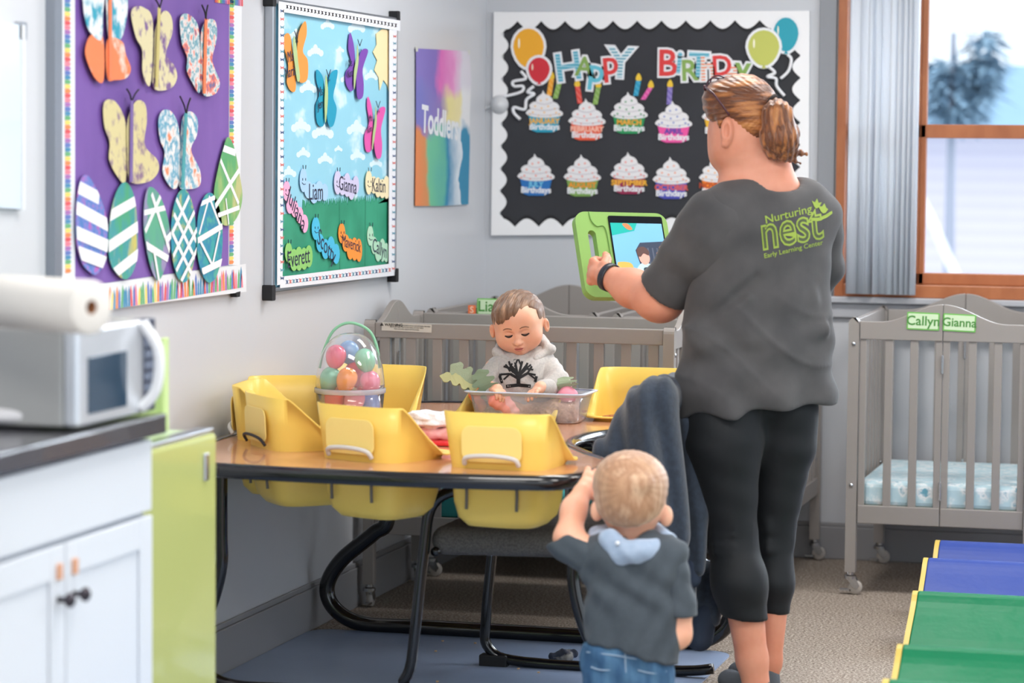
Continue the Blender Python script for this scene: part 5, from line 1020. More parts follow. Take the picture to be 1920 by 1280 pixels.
slr = [('c', Wp(1528, 412, .10), Wp(1538, 500, .22), 54 * q, 44 * q, .04), ('c', Wp(1538, 500, .22), Wp(1520, 540, .28), 44 * q, 40 * q, .02), ('p', Wp(1530, 535, .27), (-.2, .75, -.6), .004)]
for pr in (slv, slr): V2, F2 = nets(pr, .006, lambda X, Y, Z: .002 * np.sin(Z * 60 + X * 40)); Fs = np.concatenate([Fs, F2 + len(V)]); V = np.concatenate([V, V2])
sho = npobj('shirt', V, Fs, shirtm, wo)
shbvh = BVHTree.FromPolygons([tuple(v) for v in V], [tuple(map(int, f)) for f in Fs])
def print_on(bvh, vs, fs, to_px, name, mat, par, off=.0012):
    out = []; ok = []
    for x, y, z in vs:
        px, py = to_px(x, y); d = Vector(ray(px, py)).normalized(); h = bvh.ray_cast(Vector(CP), d)
        ok.append(h[0] is not None); out.append(tuple(h[0] - d * off) if h[0] is not None else (0, 0, 0))
    fs = [f for f in fs if all(ok[i] for i in f)]
    return obj(name, out, fs, mat, par)
lg = M('logo_green', (150, 172, 72), .8)
def logo(body, x0, y0, x1, y1, hpx, bold=0, name='logo_text', box=None):
    """text fitted between two baseline points of the shirt print"""
    vs, fs = text2d(body, 1, 0, bold, 'LEFT'); vs = [(x, y, 0) for x, y, z in vs]; xs_ = [v[0] for v in vs]; ys_ = [v[1] for v in vs]; a, b2 = min(xs_), max(xs_); c, d = min(ys_), max(ys_)
    if box: a, b2, c, d = box
    global last_box; last_box = (a, b2, c, d)
    # subdivide through bmesh so the letters bend with the cloth
    me = bpy.data.meshes.new('t'); me.from_pydata(vs, [], fs); bm = bmesh.new(); bm.from_mesh(me); bmesh.ops.remove_doubles(bm, verts=bm.verts, dist=1e-5); bmesh.ops.triangulate(bm, faces=bm.faces)
    for _ in range(3):
        ed = [e for e in bm.edges if e.calc_length() > .12]
        if ed: bmesh.ops.subdivide_edges(bm, edges=ed, cuts=1); bmesh.ops.triangulate(bm, faces=bm.faces)
    vs = [tuple(v.co) for v in bm.verts]; bm.verts.index_update(); fs = [tuple(v.index for v in f.verts) for f in bm.faces]; bm.free(); bpy.data.meshes.remove(me)
    n = Vector((x1 - x0, y1 - y0)).normalized(); up_ = (n.y, -n.x) if -n.x < 0 else (-n.y, n.x)
    f_ = lambda x, y: (x0 + (x1 - x0) * (x - a) / (b2 - a) + (.10 * hpx + up_[0] * hpx) * (y - c) / (d - c) * 1.0 - 0.0, y0 + (y1 - y0) * (x - a) / (b2 - a) + up_[1] * hpx * (y - c) / (d - c))
    return print_on(shbvh, vs, fs, f_, name, lg, sho)
logo('Nurturing', 1437, 424, 1524, 402, 20, .012)
bb_nest = None; lg2 = M('logo_green_dim', (118, 136, 66), .85)
logo('nest', 1431, 471, 1546, 448, 62, .03)
_lg = lg; lg = shirtm; logo_in = None
o = logo('nest', 1431, 471, 1546, 448, 62, -.012, 'logo_inline', last_box); o.data.materials[0] = M('logo_inline', (84, 92, 66), .9); 
for v in o.data.vertices:
    d = (Vector(CP) - (v.co + Vector(wl(o)))).normalized(); v.co += d * .0006
lg = _lg
logo('Early Learning Center', 1434, 487, 1544, 461, 12, .012)
for pts in ([(1527, 388), (1522, 376), (1528, 379), (1532, 372), (1535, 380), (1541, 379), (1536, 388), (1531, 391)], [(1539, 396), (1534, 386), (1541, 387), (1546, 381), (1549, 389), (1553, 392), (1548, 399), (1543, 400)], [(1520, 408), (1535, 408), (1548, 402), (1560, 395), (1561, 400), (1550, 408), (1536, 414), (1521, 414)]):
    f_ = [(0, i, i + 1) for i in range(1, len(pts) - 1)]; print_on(shbvh, [(x, y, 0) for x, y in pts], [tuple(range(len(pts)))], lambda x, y: (x, y), 'logo_leaf', lg, sho, .0022)
# leggings
lgm = M('leggings_black', (9, 14, 20), .7, sheen=.06, bump=(300, .1, .002))
LV = [('c', Wp(1356, 770, -.04), Wp(1354, 830, -.04), 72 * q, 70 * q, .05), ('c', Wp(1468, 770, .05), Wp(1468, 830, .06), 68 * q, 62 * q, .05), ('c', Wp(1354, 830, -.04), Wp(1374, 1015, -.02), 72 * q, 44 * q, .03), ('c', Wp(1374, 1015, -.02), Wp(1386, 1090, -.04), 43 * q, 50 * q, .03), ('c', Wp(1386, 1090, -.04), Wp(1402, 1190, -.03), 50 * q, 39 * q, .03),
      ('c', Wp(1468, 830, .06), Wp(1448, 1010, .1), 60 * q, 40 * q, .02), ('c', Wp(1448, 1010, .1), Wp(1450, 1090, .09), 39 * q, 39 * q, .02), ('c', Wp(1450, 1090, .09), Wp(1449, 1180, .1), 39 * q, 28 * q, .02), ('p', Wp(1398, 1160, -.05), (-.10, 0, -1), .003)]
for y in (985, 1000, 1022, 1036): LV.append(('c', Wp(1342, y, -.066), Wp(1376, y + 3, -.084), 5 * q, 5 * q, .008)); LV.append(('c', Wp(1376, y + 3, -.084), Wp(1408, y - 6 + (y % 7), -.066), 5 * q, 3 * q, .008)); LV.append(('c', Wp(1440, y - 4, .04), Wp(1480, y - 12, .08), 5 * q, 5 * q, .02))
soft('leggings', LV, .0065, lgm, wo, lambda X, Y, Z: .0008 * np.sin(Z * 80 + X * 30))
# hair
hairm = M('hair_auburn', (128, 74, 40), .38, col2=[(92, 52, 32), (168, 104, 56), (206, 142, 84)], nscale=30, stretch=(.35, .35, 1.6), ramp=(.32, .72), bump=(60, .6, .01), sheen=.2)
kx = Wp(1448, 190, -.04)
def hd_(X, Y, Z):
    dx, dz, dy = X - kx[0], Z - kx[2], Y - kx[1]; an = np.arctan2(dz, dx - .02); return .0012 * np.sin(an * 62 + 6 * dy + 2 * np.sin(an * 9)) * np.clip((np.sqrt(dx * dx + dz * dz)) * 12, 0, 1)
HV = [('e', Wp(1392, 202, .0), (66 * q, .100, 64 * q), None, .02), ('e', Wp(1414, 222, -.02), (44 * q, .080, 54 * q), None, .03), ('e', Wp(1345, 186, .03), (26 * q, .07, 32 * q), None, .03), ('c', Wp(1342, 182, -.03), Wp(1338, 212, -.04), 18 * q, 11 * q, .02), ('c', Wp(1352, 205, -.06), Wp(1352, 236, -.072), 12 * q, 6 * q, .015), ('c', Wp(1420, 240, -.03), Wp(1440, 286, -.02), 34 * q, 18 * q, .03),
      ('E', Wp(1364, 262, -.09), (18 * q, .06, 38 * q), None, .012), ('E', Wp(1378, 292, -.06), (34 * q, .08, 44 * q), None, .025), ('E', Wp(1340, 264, .03), (17 * q, .12, 34 * q), None, .015), ('C', Wp(1395, 330, -.08), Wp(1418, 322, -.08), 34 * q, 30 * q, .02)]
V, Fs = nets(HV, .0032, hd_)
pt_ = [('c', Wp(1450, 188, -.06), Wp(1457, 215, -.09), 9 * q, 27 * q, .01), ('c', Wp(1457, 215, -.09), Wp(1462, 258, -.09), 27 * q, 35 * q, .02), ('c', Wp(1462, 258, -.09), Wp(1470, 284, -.08), 35 * q, 20 * q, .02), ('c', Wp(1455, 262, -.08), Wp(1448, 286, -.08), 20 * q, 12 * q, .015), ('c', Wp(1488, 284, -.06), Wp(1512, 289, -.05), 10 * q, 3 * q, .01), ('c', Wp(1480, 296, -.07), Wp(1500, 306, -.06), 8 * q, 2 * q, .01), ('c', Wp(1440, 215, -.07), Wp(1444, 262, -.07), 12 * q, 14 * q, .015)]
V2, F2 = nets(pt_, .003, lambda X, Y, Z: .0018 * np.sin((X * .966 + Y * .26) * 420 + 2.2 * np.sin(Z * 38) + Z * 30)); npobj('hair', V, Fs, hairm, wo); npobj('ponytail', V2, F2, M('hair_auburn_tail', (138, 80, 42), .38, col2=[(96, 54, 32), (172, 108, 60), (208, 146, 88)], nscale=34, stretch=(1.5, 1.5, .22), ramp=(.32, .72), bump=(60, .6, .01), sheen=.2), wo)
# loose strands over the ponytail give it a combed look
stb = B()
for i in range(70):
    a = random.uniform(-1, 1); b2 = random.uniform(-.3, .9); p0 = Wp(1450 + 6 * a, 187, -.08 - .01 * b2)
    pts = [p0, Wp(1458 + 27 * a, 218, -.09 - .038 * max(b2, 0) * (1 - a * a)), Wp(1463 + 35 * a, 258, -.09 - .049 * max(b2, 0) * (1 - a * a)), Wp(1468 + 24 * a, 290 + random.uniform(-4, 8), -.085)]
    stb.tube(spline(pts, 5), .0011, 4, m=i % 2)
stb.obj('hair_strands', [M('strand_gold', (186, 118, 66), .35), M('strand_brown', (104, 60, 36), .4)], wo, True)
B().tube(spline([Wp(1440, 196, -.085), Wp(1446, 186, -.09), (Wp(1453, 180, -.07)), Wp(1454, 188, -.02)], 5), .006, 8).obj('hair_tie', M('tie_dark', (40, 30, 30), .8), wo, True)
# glasses pushed up on the head
gm = M('glasses_frame', (76, 40, 52), .25); gb = B()
gb.tube(spline([Wp(1367, 216, -.10), Wp(1350, 192, -.112), Wp(1334, 172, -.095), Wp(1322, 163, -.04)], 6), .0028, 8).tube(spline([Wp(1321, 160, -.04), Wp(1322, 168, -.03), Wp(1330, 172, .0)], 4), .0035, 8)
g_ = gb.obj('glasses', gm, wo, True)
gb = B()
for dd in (.0, .075): gb.tube(spline([Wp(1340 + 14 * math.cos(t) + dd * 80, 158 + 12 * math.sin(t) - dd * 60, dd) for t in np.linspace(0, 6.28, 13)], 2), .0022, 6)
gb.obj('rim', gm, g_, True)
# wrist band
a = Wp(1143, 520, .145); ax_ = Wp(1185, 540, .10) - Wp(1112, 510, .20); ax_ /= np.linalg.norm(ax_)
B().lathe([(25.5 * q, -.010), (27.5 * q, -.009), (27.5 * q, .009), (25.5 * q, .010), (25.5 * q, -.010)], tuple(a), 28, axis=tuple(ax_)).obj('wristband', M('band_dark', (40, 42, 52), .4), wo, True)
# ------------------------------------------------------------------ tablet in a green case
td = dw + .34; kt = td / F; T0 = np.array(D(1076, 396, td + .0))
rv = np.array(D(1076 + 172, 400, td + .10)) - T0; dn = np.array(D(1076 + 40, 396 + 160, td - .08)) - T0
ul, vl = np.linalg.norm(rv), np.linalg.norm(dn); ru = rv / ul; dn_ = dn - ru * (dn @ ru); dn_ /= np.linalg.norm(dn_); nn = np.cross(ru, -dn_); nn = nn if nn @ (CP - T0) > 0 else -nn
class TP: pass
def tput(vs, off): return [T0 + ru * x + dn_ * y + nn * (z + off) for x, y, z in vs]
tbt = thing('tablet', 'tablet in a chunky green foam case showing the baby on screen', 'tablet', tuple(T0 + dn))
grn = M('case_green', (140, 184, 96), .5); hx = lambda u0, v0, u1, v1, r: rrect(u0 * ul, v0 * vl, u1 * ul, v1 * vl, r)
hole = hx(.115, .22, .20, .80, .012); out_ = rrect(0, 0, ul, vl, .032, 8)
vs, fs = flat([out_, hole], .026); bevel(obj('case', tput(vs, -.026), fs, grn, tbt), .004, 3)
fb_ = B()
for i in range(9): x = ul * (.30 + .065 * i); fb_ = B(); fb_.tube([T0 + ru * x + dn_ * (-.001) + nn * -.018, T0 + ru * (x + .013) + dn_ * (-.001) + nn * -.018], .0048, 8); fb_.obj('bumper_rib', grn, tbt, True)
rg = B(); rg.tube(spline([tput([(ul * .16, 0, 0)], .0)[0], tput([(ul * .17, vl * .10, 0)], .001)[0], tput([(ul * .22, vl * .17, 0)], .001)[0], tput([(ul * .31, vl * .19, 0)], .001)[0], tput([(ul * .325, vl * .5, 0)], .001)[0], tput([(ul * .325, vl * .95, 0)], .0)[0]], 5), .0018, 6); rg.obj('case_groove', M('case_green_dark', (112, 156, 76), .6), tbt, True)
vs, fs = flat([hx(.355, .045, .945, .945, .006)], .002); sc_ = obj('screen', tput(vs, .0), fs, M('bezel_black', (16, 20, 28), .08), tbt)
def em(n, c): return M('screen_' + n, c, .3, emit=.55)
def onscreen(pts, n, c, off, sm=True):
    uv = [(p[0] * ul, p[1] * vl) for p in pts]; uv = [tuple(p) for p in spline(uv, 5, True)] if sm else uv; vs, fs = flat([uv], .0002); obj('screen_image', tput(vs, .0022 + off * .0003), fs, em(n, c), sc_)
onscreen([(.37, .13), (.93, .13), (.93, .93), (.37, .93)], 'wall', (112, 170, 206), 0, False)
onscreen([(.37, .13), (.66, .13), (.62, .22), (.37, .28)], 'grass', (30, 160, 150), 1, False)
onscreen([(.50, .14), (.56, .14), (.60, .20), (.56, .21), (.52, .18)], 'paper_orange', (210, 120, 80), 2)
onscreen([(.60, .45), (.66, .36), (.93, .34), (.93, .80), (.66, .80)], 'crib', (56, 66, 84), 1, False)
for i in range(5): onscreen([(.68 + i * .05, .42), (.695 + i * .05, .42), (.70 + i * .05, .75), (.685 + i * .05, .75)], 'slat', (84, 92, 108), 2, False)
onscreen([(.37, .74), (.93, .70), (.93, .93), (.37, .93)], 'floor', (104, 88, 92), 2, False)
onscreen([(.38, .62), (.42, .59), (.52, .60), (.55, .66), (.54, .80), (.40, .80)], 'seat', (196, 166, 84), 3)
onscreen([(.62, .62), (.70, .60), (.80, .66), (.80, .80), (.74, .84), (.62, .80), (.56, .74)], 'shirt', (176, 208, 216), 4)
onscreen([(.66, .66), (.73, .66), (.74, .74), (.67, .75)], 'tree', (50, 66, 74), 5)
onscreen([(.63, .49), (.70, .47), (.74, .53), (.72, .60), (.67, .62), (.63, .57)], 'face', (214, 160, 146), 5)
onscreen([(.61, .50), (.62, .43), (.69, .41), (.74, .46), (.73, .51), (.68, .49), (.64, .53)], 'hair', (88, 68, 66), 6)
onscreen([(.48, .78), (.54, .76), (.56, .81), (.50, .83)], 'toy', (206, 110, 140), 5); onscreen([(.72, .86), (.78, .84), (.80, .90), (.73, .91)], 'toy', (206, 110, 140), 5); onscreen([(.40, .82), (.62, .84), (.76, .92), (.56, .92)], 'bin', (120, 134, 176), 4)
# ------------------------------------------------------------------ toddler seen from behind
dt = 6.50; kt_ = dt / F; t_ = kt_
def Tp(x, y, d=0): return D(x, y, dt + d)
to = thing('person', 'toddler in dark grey shirt and jeans seen from behind with one hand up', 'person', (float(Tp(1185, 1400)[0]), float(Tp(1185, 1400)[1]), 0))
HB = [('e', Tp(1184, 918), (64 * t_, .088, 62 * t_), None, .02), ('e', Tp(1184, 950, .01), (58 * t_, .078, 48 * t_), None, .03), ('e', Tp(1180, 900, .01), (60 * t_, .08, 48 * t_), None, .03), ('e', Tp(1119, 957, -.005), (12 * t_, .013, 20 * t_), None, .005), ('e', Tp(1249, 967, -.005), (13 * t_, .013, 20 * t_), None, .005), ('c', Tp(1184, 965, .02), Tp(1184, 1010, .02), 36 * t_, 38 * t_, .03),
      ('e', Tp(1184, 945, .065), (40 * t_, .03, 40 * t_), None, .03)]
armL = [('c', Tp(1098, 1035), Tp(1066, 1008, .02), 30 * t_, 26 * t_, .02), ('c', Tp(1066, 1008, .02), Tp(1076, 955, .06), 26 * t_, 23 * t_, .02), ('c', Tp(1076, 955, .06), Tp(1092, 922, .09), 23 * t_, 18 * t_, .02)]
hl = hand(Tp(1091, 925, .09), Tp(1112, 900, .12) - Tp(1091, 925, .09), (.1, .7, -.6), (1, .1, -.6), .115, (.2, .45, .3), (.5, .2), 1.3, 1.6)
armR = [('c', Tp(1254, 1045), Tp(1268, 1140), 26 * t_, 27 * t_, .02), ('c', Tp(1270, 1140, .0), Tp(1268, 1188, .0), 28 * t_, 27 * t_, .02), ('c', Tp(1268, 1188, .0), Tp(1240, 1222, .10), 27 * t_, 20 * t_, .02)]
TB = [('c', Tp(1182, 1060, .01), Tp(1182, 1200, .01), 44 * t_, 44 * t_, .02), ('c', Tp(1150, 1240), Tp(1145, 1400), 32 * t_, 26 * t_, .01), ('c', Tp(1212, 1240), Tp(1222, 1400), 32 * t_, 26 * t_, .01), ('c', Tp(1110, 1042), Tp(1252, 1045), 24 * t_, 26 * t_, .02)]
V, Fs = nets(TB + armR, .005)
for pr, rs in ((HB, .0032), (armL + hl, .0022), (hand(Tp(1240, 1222, .10), (-.8, .3, .2), (-.2, .9, 0), (0, 0, 1), .09, (.4, .5, .3), (.6, .4), 1.3), .0025)): V2, F2 = nets(pr, rs); Fs = np.concatenate([Fs, F2 + len(V)]); V = np.concatenate([V, V2])
npobj('body', V, Fs, skinb, to)
hm = M('hair_blond', (190, 148, 114), .5, col2=[(168, 124, 92), (214, 178, 146)], nscale=34, stretch=(1, 1, .3), ramp=(.3, .75), bump=(90, .5, .006), sheen=.3)
wx = Tp(1190, 905, -.08)
HH = [('e', Tp(1184, 915, -.002), (69 * t_, .097, 67 * t_), None, .02), ('e', Tp(1180, 900, .01), (66 * t_, .09, 54 * t_), None, .02), ('e', Tp(1184, 950, .0), (62 * t_, .082, 46 * t_), None, .03), ('e', Tp(1196, 905, -.075), (22 * t_, .024, 16 * t_), None, .02), ('p', Tp(1184, 988, -.05), (0, .75, -.6), .01), ('E', Tp(1184, 975, .10), (70 * t_, .07, 70 * t_), None, .02)]
soft('hair', HH, .0032, hm, to, lambda X, Y, Z: .0005 * np.sin(np.arctan2(Z - wx[2], X - wx[0]) * 26 + 60 * np.sqrt((X - wx[0]) ** 2 + (Z - wx[2]) ** 2)))
shm = M('toddler_shirt', (70, 78, 86), .9, col2=(62, 70, 78), nscale=20, sheen=.1, bump=(260, .2, .003))
n_ = Tp(1095, 1198) - Tp(1265, 1246); hnT = np.cross(n_, R @ np.array([0, 0, -1.])); hnT /= np.linalg.norm(hnT); hnT = hnT if hnT[2] < 0 else -hnT
TS = [('c', Tp(1110, 1040), Tp(1255, 1040), 36 * t_, 38 * t_, .03), ('c', Tp(1160, 1060), Tp(1155, 1230), 62 * t_, 62 * t_, .04), ('c', Tp(1215, 1060), Tp(1218, 1250), 58 * t_, 58 * t_, .04), ('C', Tp(1184, 980, .02), Tp(1184, 1012, .02), 44 * t_, 44 * t_, .01), ('p', Tp(1180, 1222), tuple(hnT), .006)]
def twr(X, Y, Z): return .0035 * np.sin(X * 60 + Z * 55 + 1.5 * np.sin(Z * 30)) + .002 * np.sin(X * 130 - Z * 60)
V, Fs = nets(TS, .005, twr)
for pr in ([('c', Tp(1112, 1045), Tp(1062, 1022, .015), 38 * t_, 31 * t_, .02), ('c', Tp(1062, 1022, .015), Tp(1040, 1000, .03), 31 * t_, 32 * t_, .01), ('p', Tp(1060, 1010, .02), tuple(Tp(1048, 980, .03) - Tp(1070, 1035, .01)), .003)],
           [('c', Tp(1250, 1045), Tp(1266, 1140), 38 * t_, 38 * t_, .02), ('c', Tp(1266, 1140), Tp(1270, 1170), 38 * t_, 38 * t_, .02), ('p', Tp(1265, 1152), (0, 0, -1), .003)]): V2, F2 = nets(pr, .0045, lambda X, Y, Z: .0015 * np.sin(Z * 120 + X * 80)); Fs = np.concatenate([Fs, F2 + len(V)]); V = np.concatenate([V, V2])
npobj('shirt', V, Fs, shm, to)
jm = M('denim', (48, 84, 120), .85, col2=(78, 116, 148), nscale=30, stretch=(1, 1, .3), bump=(300, .3, .003)); 
JV = [('c', Tp(1145, 1228), Tp(1145, 1300), 58 * t_, 52 * t_, .03), ('c', Tp(1212, 1228), Tp(1215, 1300), 52 * t_, 50 * t_, .03), ('c', Tp(1145, 1300), Tp(1142, 1400), 50 * t_, 34 * t_, .01), ('c', Tp(1215, 1300), Tp(1222, 1400), 50 * t_, 34 * t_, .01), ('p', Tp(1180, 1197), (-.10, 0, 1), .004)]
je = soft('jeans', JV, .005, jm, to, lambda X, Y, Z: .002 * np.sin(Z * 90 + X * 70))
V, Fs = nets(JV, .006); jb = BVHTree.FromPolygons([tuple(v) for v in V], [tuple(map(int, f)) for f in Fs])
def seam(pts, name='seam', r=.0016, m_=M('denim_seam', (150, 170, 190), .8)):
    out = []
    for x, y in spline(pts, 6):
        h = jb.ray_cast(Vector(CP), Vector(ray(x, y)).normalized()); 
        if h[0] is not None: out.append(tuple(h[0]))
    if len(out) > 2: B().tube(out, r, 6).obj(name, m_, je)
seam([(1100, 1222), (1150, 1228), (1200, 1236), (1258, 1244)]); seam([(1172, 1200), (1172, 1225), (1174, 1275)]); seam([(1108, 1250), (1128, 1256), (1158, 1254)]); seam([(1196, 1256), (1225, 1262), (1250, 1258)])
# shoes
for x in (1143, 1222):
    g = Tp(x, 1400); g[2] = .03; soft('shoe', [('c', g, g + [-.01, .06, -.004], .026, .024, .01), ('c', g + [0, 0, .02], Tp(x, 1400) + [0, 0, .02], .024, .024, .01), ('p', (0, 0, .005), (0, 0, -1), .002)], .004, M('shoe_dark', (70, 74, 84), .6), to)
bibm = M('bib_cloth', (160, 176, 198), .9, col2=(148, 166, 190), nscale=40, sheen=.3, bump=(200, .2, .003))
bv = []
rp = [(1122, 1004), (1138, 1020), (1165, 1032), (1195, 1034), (1228, 1028), (1252, 1016)]
sp_ = spline(rp, 3); 
for a, b2 in zip(sp_[:-1], sp_[1:]):
    ya, yb = [-.072 + .10 * (abs(p[0] - 1187) / 62) ** 2 for p in (a, b2)]; bv.append(('c', Tp(a[0], a[1], ya), Tp(b2[0], b2[1], yb), 20 * t_, 20 * t_, .01))
bv += [('e', Tp(1160, 1046, -.068), (20 * t_, .012, 15 * t_), None, .012), ('e', Tp(1142, 1010, -.05), (20 * t_, .02, 20 * t_), None, .02), ('c', Tp(1130, 1005, 0), Tp(1150, 985, .06), 14 * t_, 10 * t_, .01), ('c', Tp(1246, 1005, 0), Tp(1225, 985, .06), 14 * t_, 10 * t_, .01)]
soft('bandana_bib', bv, .0032, bibm, to, lambda X, Y, Z: .0008 * np.sin(X * 150 + Z * 120))
sn = np.array(Tp(1158, 1018, -.085)); B().lathe([(0, 0), (.006, 0), (.005, .003), (0, .0035)], tuple(sn), 12, axis=(.2, -1, 0)).obj('snap', M('snap_white', (226, 230, 236), .3), to, True)
# ------------------------------------------------------------------ baby in the seat
db_ = 8.06; kb = db_ / F; s_ = kb
def Bp(x, y, d=0): return D(x, y, db_ + d)
ba = thing('person', 'baby in a grey hoodie with a tree print looking down into the bin', 'person', (float(Bp(978, 760)[0]), float(Bp(978, 760)[1]), .53))
# head frame: x across (image right), y towards camera/face normal, z up; head bowed and rolled
hc = Bp(972, 602, .0); rl = math.radians(-9); cr = R[:, 0]; cu_ = R[:, 1]; cb_ = R[:, 2]
hx_ = cr * math.cos(rl) - cu_ * math.sin(rl); hz0 = cr * math.sin(rl) + cu_ * math.cos(rl); pit = math.radians(18)
hz = hz0 * math.cos(pit) + cb_ * math.sin(pit) ; hy = np.cross(hz, hx_); hy = hy if hy @ cb_ > 0 else -hy
hyw = math.radians(8); hx2 = hx_ * math.cos(hyw) - hy * math.sin(hyw) * -1; hx2 /= np.linalg.norm(hx2); hy = np.cross(hz, hx2); hy = hy if hy @ cb_ > 0 else -hy; hx_ = hx2
HM = np.stack([hx_, hy, hz], 1); U = .00105
def h_(x, y, z): return hc + HM @ (np.array([x, y, z]) * U)          # millimetres in the head frame
def HE(x, y, z, a, b2, c, k, t='e'): return (t, h_(x, y, z), (a * U, b2 * U, c * U), HM, k * U)
head = [HE(0, -8, 14, 71, 80, 68, 12), HE(0, 18, -22, 60, 56, 52, 26), HE(0, 34, -52, 36, 32, 28, 26), HE(-33, 37, -36, 29, 28, 28, 20), HE(33, 37, -36, 29, 28, 28, 20), HE(0, 55, -68, 13, 14, 11, 14),
        HE(0, 52, 18, 44, 20, 30, 26), HE(0, 74, -26, 5.5, 10, 12, 12), HE(0, 84, -36, 10, 9.5, 8.5, 6), HE(-9, 76, -38, 5, 6, 4.5, 4), HE(9, 76, -38, 5, 6, 4.5, 4),
        HE(0, 68, -50, 17, 9, 9, 8), HE(0, 75, -52, 14, 5, 3.6, 3), HE(0, 74, -58.5, 12, 5, 4, 3), HE(0, 79.5, -55.2, 14, 2.2, 1.0, 1.6, 'E'), HE(-22, 78, -12, 13, 9, 8, 9, 'E'), HE(22, 78, -12, 13, 9, 8, 9, 'E'),
        HE(-23, 60, -13, 13.5, 11, 10, 4), HE(23, 60, -13, 13.5, 11, 10, 4), HE(-23, 71, -16.5, 12, 3, 1.0, 1.5, 'E'), HE(23, 71, -16.5, 12, 3, 1.0, 1.5, 'E'), HE(-4.5, 90, -41, 2, 3, 1.5, 1, 'E'), HE(4.5, 90, -41, 2, 3, 1.5, 1, 'E'),
        HE(-76, 0, -20, 8, 10, 20, 5), HE(76, 0, -20, 8, 10, 20, 5), HE(-80, 8, -19, 4, 6, 13, 3, 'E'), HE(80, 8, -19, 4, 6, 13, 3, 'E'), ('c', h_(0, -5, -45), Bp(980, 690, .02), .030, .030, .02)]
bod = [('c', Bp(978, 712, .01), Bp(978, 800, .01), .048, .050, .02)]
aL = [('c', Bp(925, 690, 0), Bp(912, 725, -.05), .026, .022, .01), ('c', Bp(912, 725, -.05), Bp(932, 730, -.12), .021, .017, .01)]
aR = [('c', Bp(1040, 695, 0), Bp(1050, 725, -.06), .026, .022, .01), ('c', Bp(1048, 722, -.06), Bp(1012, 726, -.13), .021, .017, .01)]
hnL = hand(Bp(922, 730, -.11), Bp(946, 737, -.16) - Bp(922, 730, -.11), (.2, -.2, -1), (.3, .9, 0), .075, (.5, .6, .5), (.5, .4), 1.45)
hnR = hand(Bp(1015, 727, -.12), Bp(990, 739, -.17) - Bp(1015, 727, -.12), (0, -.1, -1), (-.3, .9, 0), .078, (.25, .4, .3), (.5, .3), 1.45, .8)
V, Fs = nets(bod, .006)
for pr, rs in ((head, .0016), (aL + hnL, .0018), (aR + hnR, .0018)): V2, F2 = nets(pr, rs); Fs = np.concatenate([Fs, F2 + len(V)]); V = np.concatenate([V, V2])
npobj('body', V, Fs, skinb, ba)
bh = M('hair_light_brown', (134, 98, 72), .45, col2=[(108, 76, 54), (164, 126, 98)], nscale=42, stretch=(1.2, .3, .3), ramp=(.3, .74), bump=(110, .5, .004), sheen=.25)
hr = [HE(0, -9, 16, 73, 82, 69, 6), HE(-18, 44, 44, 42, 30, 24, 14), HE(-30, 60, 30, 26, 16, 16, 10), HE(0, -30, -10, 68, 55, 58, 14), HE(4, 86, -14, 60, 48, 50, 6, 'E'), HE(38, 72, 22, 32, 46, 34, 8, 'E'), HE(-66, 24, -34, 20, 26, 36, 8, 'E'), HE(66, 24, -34, 20, 30, 36, 8, 'E'), HE(0, 60, -60, 90, 70, 50, 8, 'E')]
Hi = HM.T
def hcmb(X, Y, Z):
    x = (X - hc[0]) * Hi[0][0] + (Y - hc[1]) * Hi[0][1] + (Z - hc[2]) * Hi[0][2]; y = (X - hc[0]) * Hi[1][0] + (Y - hc[1]) * Hi[1][1] + (Z - hc[2]) * Hi[1][2]
    return .0013 * np.sin(x * 330 + y * 160 + 2 * np.sin(y * 60)) + .0006 * np.sin(x * 800 + y * 300)
soft('hair', hr, .0018, bh, ba, hcmb)
lash = M('lash_dark', (44, 30, 26), .6); brow = M('brow_brown', (138, 98, 76), .7); lip = M('lip_pink', (206, 120, 110), .4, sss=.2)
V, Fs = nets(head, .002); hb_ = BVHTree.FromPolygons([tuple(v) for v in V], [tuple(map(int, f)) for f in Fs])
def onface(pts, rs, name, mat, off=.0003, seg=6):
    out = []
    for x, z in spline(pts, 5):
        o_ = h_(x, 160, z); d_ = Vector(-HM[:, 1]); h = hb_.ray_cast(Vector(o_), d_)
        if h[0] is not None: out.append(tuple(h[0] - d_ * off))
    n = len(out); B().tube(out, [rs * (.35 + .65 * math.sin(math.pi * (.1 + .8 * i / (n - 1)))) for i in range(n)], seg).obj(name, mat, ba, True)
onface([(-34, -15.5), (-28, -18.5), (-22, -19.5), (-15, -17.5), (-12, -15)], .0031, 'eyelash', lash); onface([(34, -15.5), (28, -18.5), (22, -19.5), (15, -17.5), (12, -15)], .0031, 'eyelash', lash)
onface([(-36, 2), (-28, 6), (-18, 6), (-11, 3)], .0019, 'eyebrow', brow, 0); onface([(36, 2), (28, 6), (18, 6), (11, 3)], .0019, 'eyebrow', brow, 0)
onface([(-13, -54), (-6, -52.4), (0, -53.4), (6, -52.4), (13, -54)], .0019, 'upper_lip', lip, 0); onface([(-10, -57), (0, -59), (10, -57)], .0024, 'lower_lip', lip, 0); onface([(-13, -55), (0, -55.6), (13, -55)], .0007, 'mouth_line', M('mouth_dark', (150, 70, 66), .5), .0008)
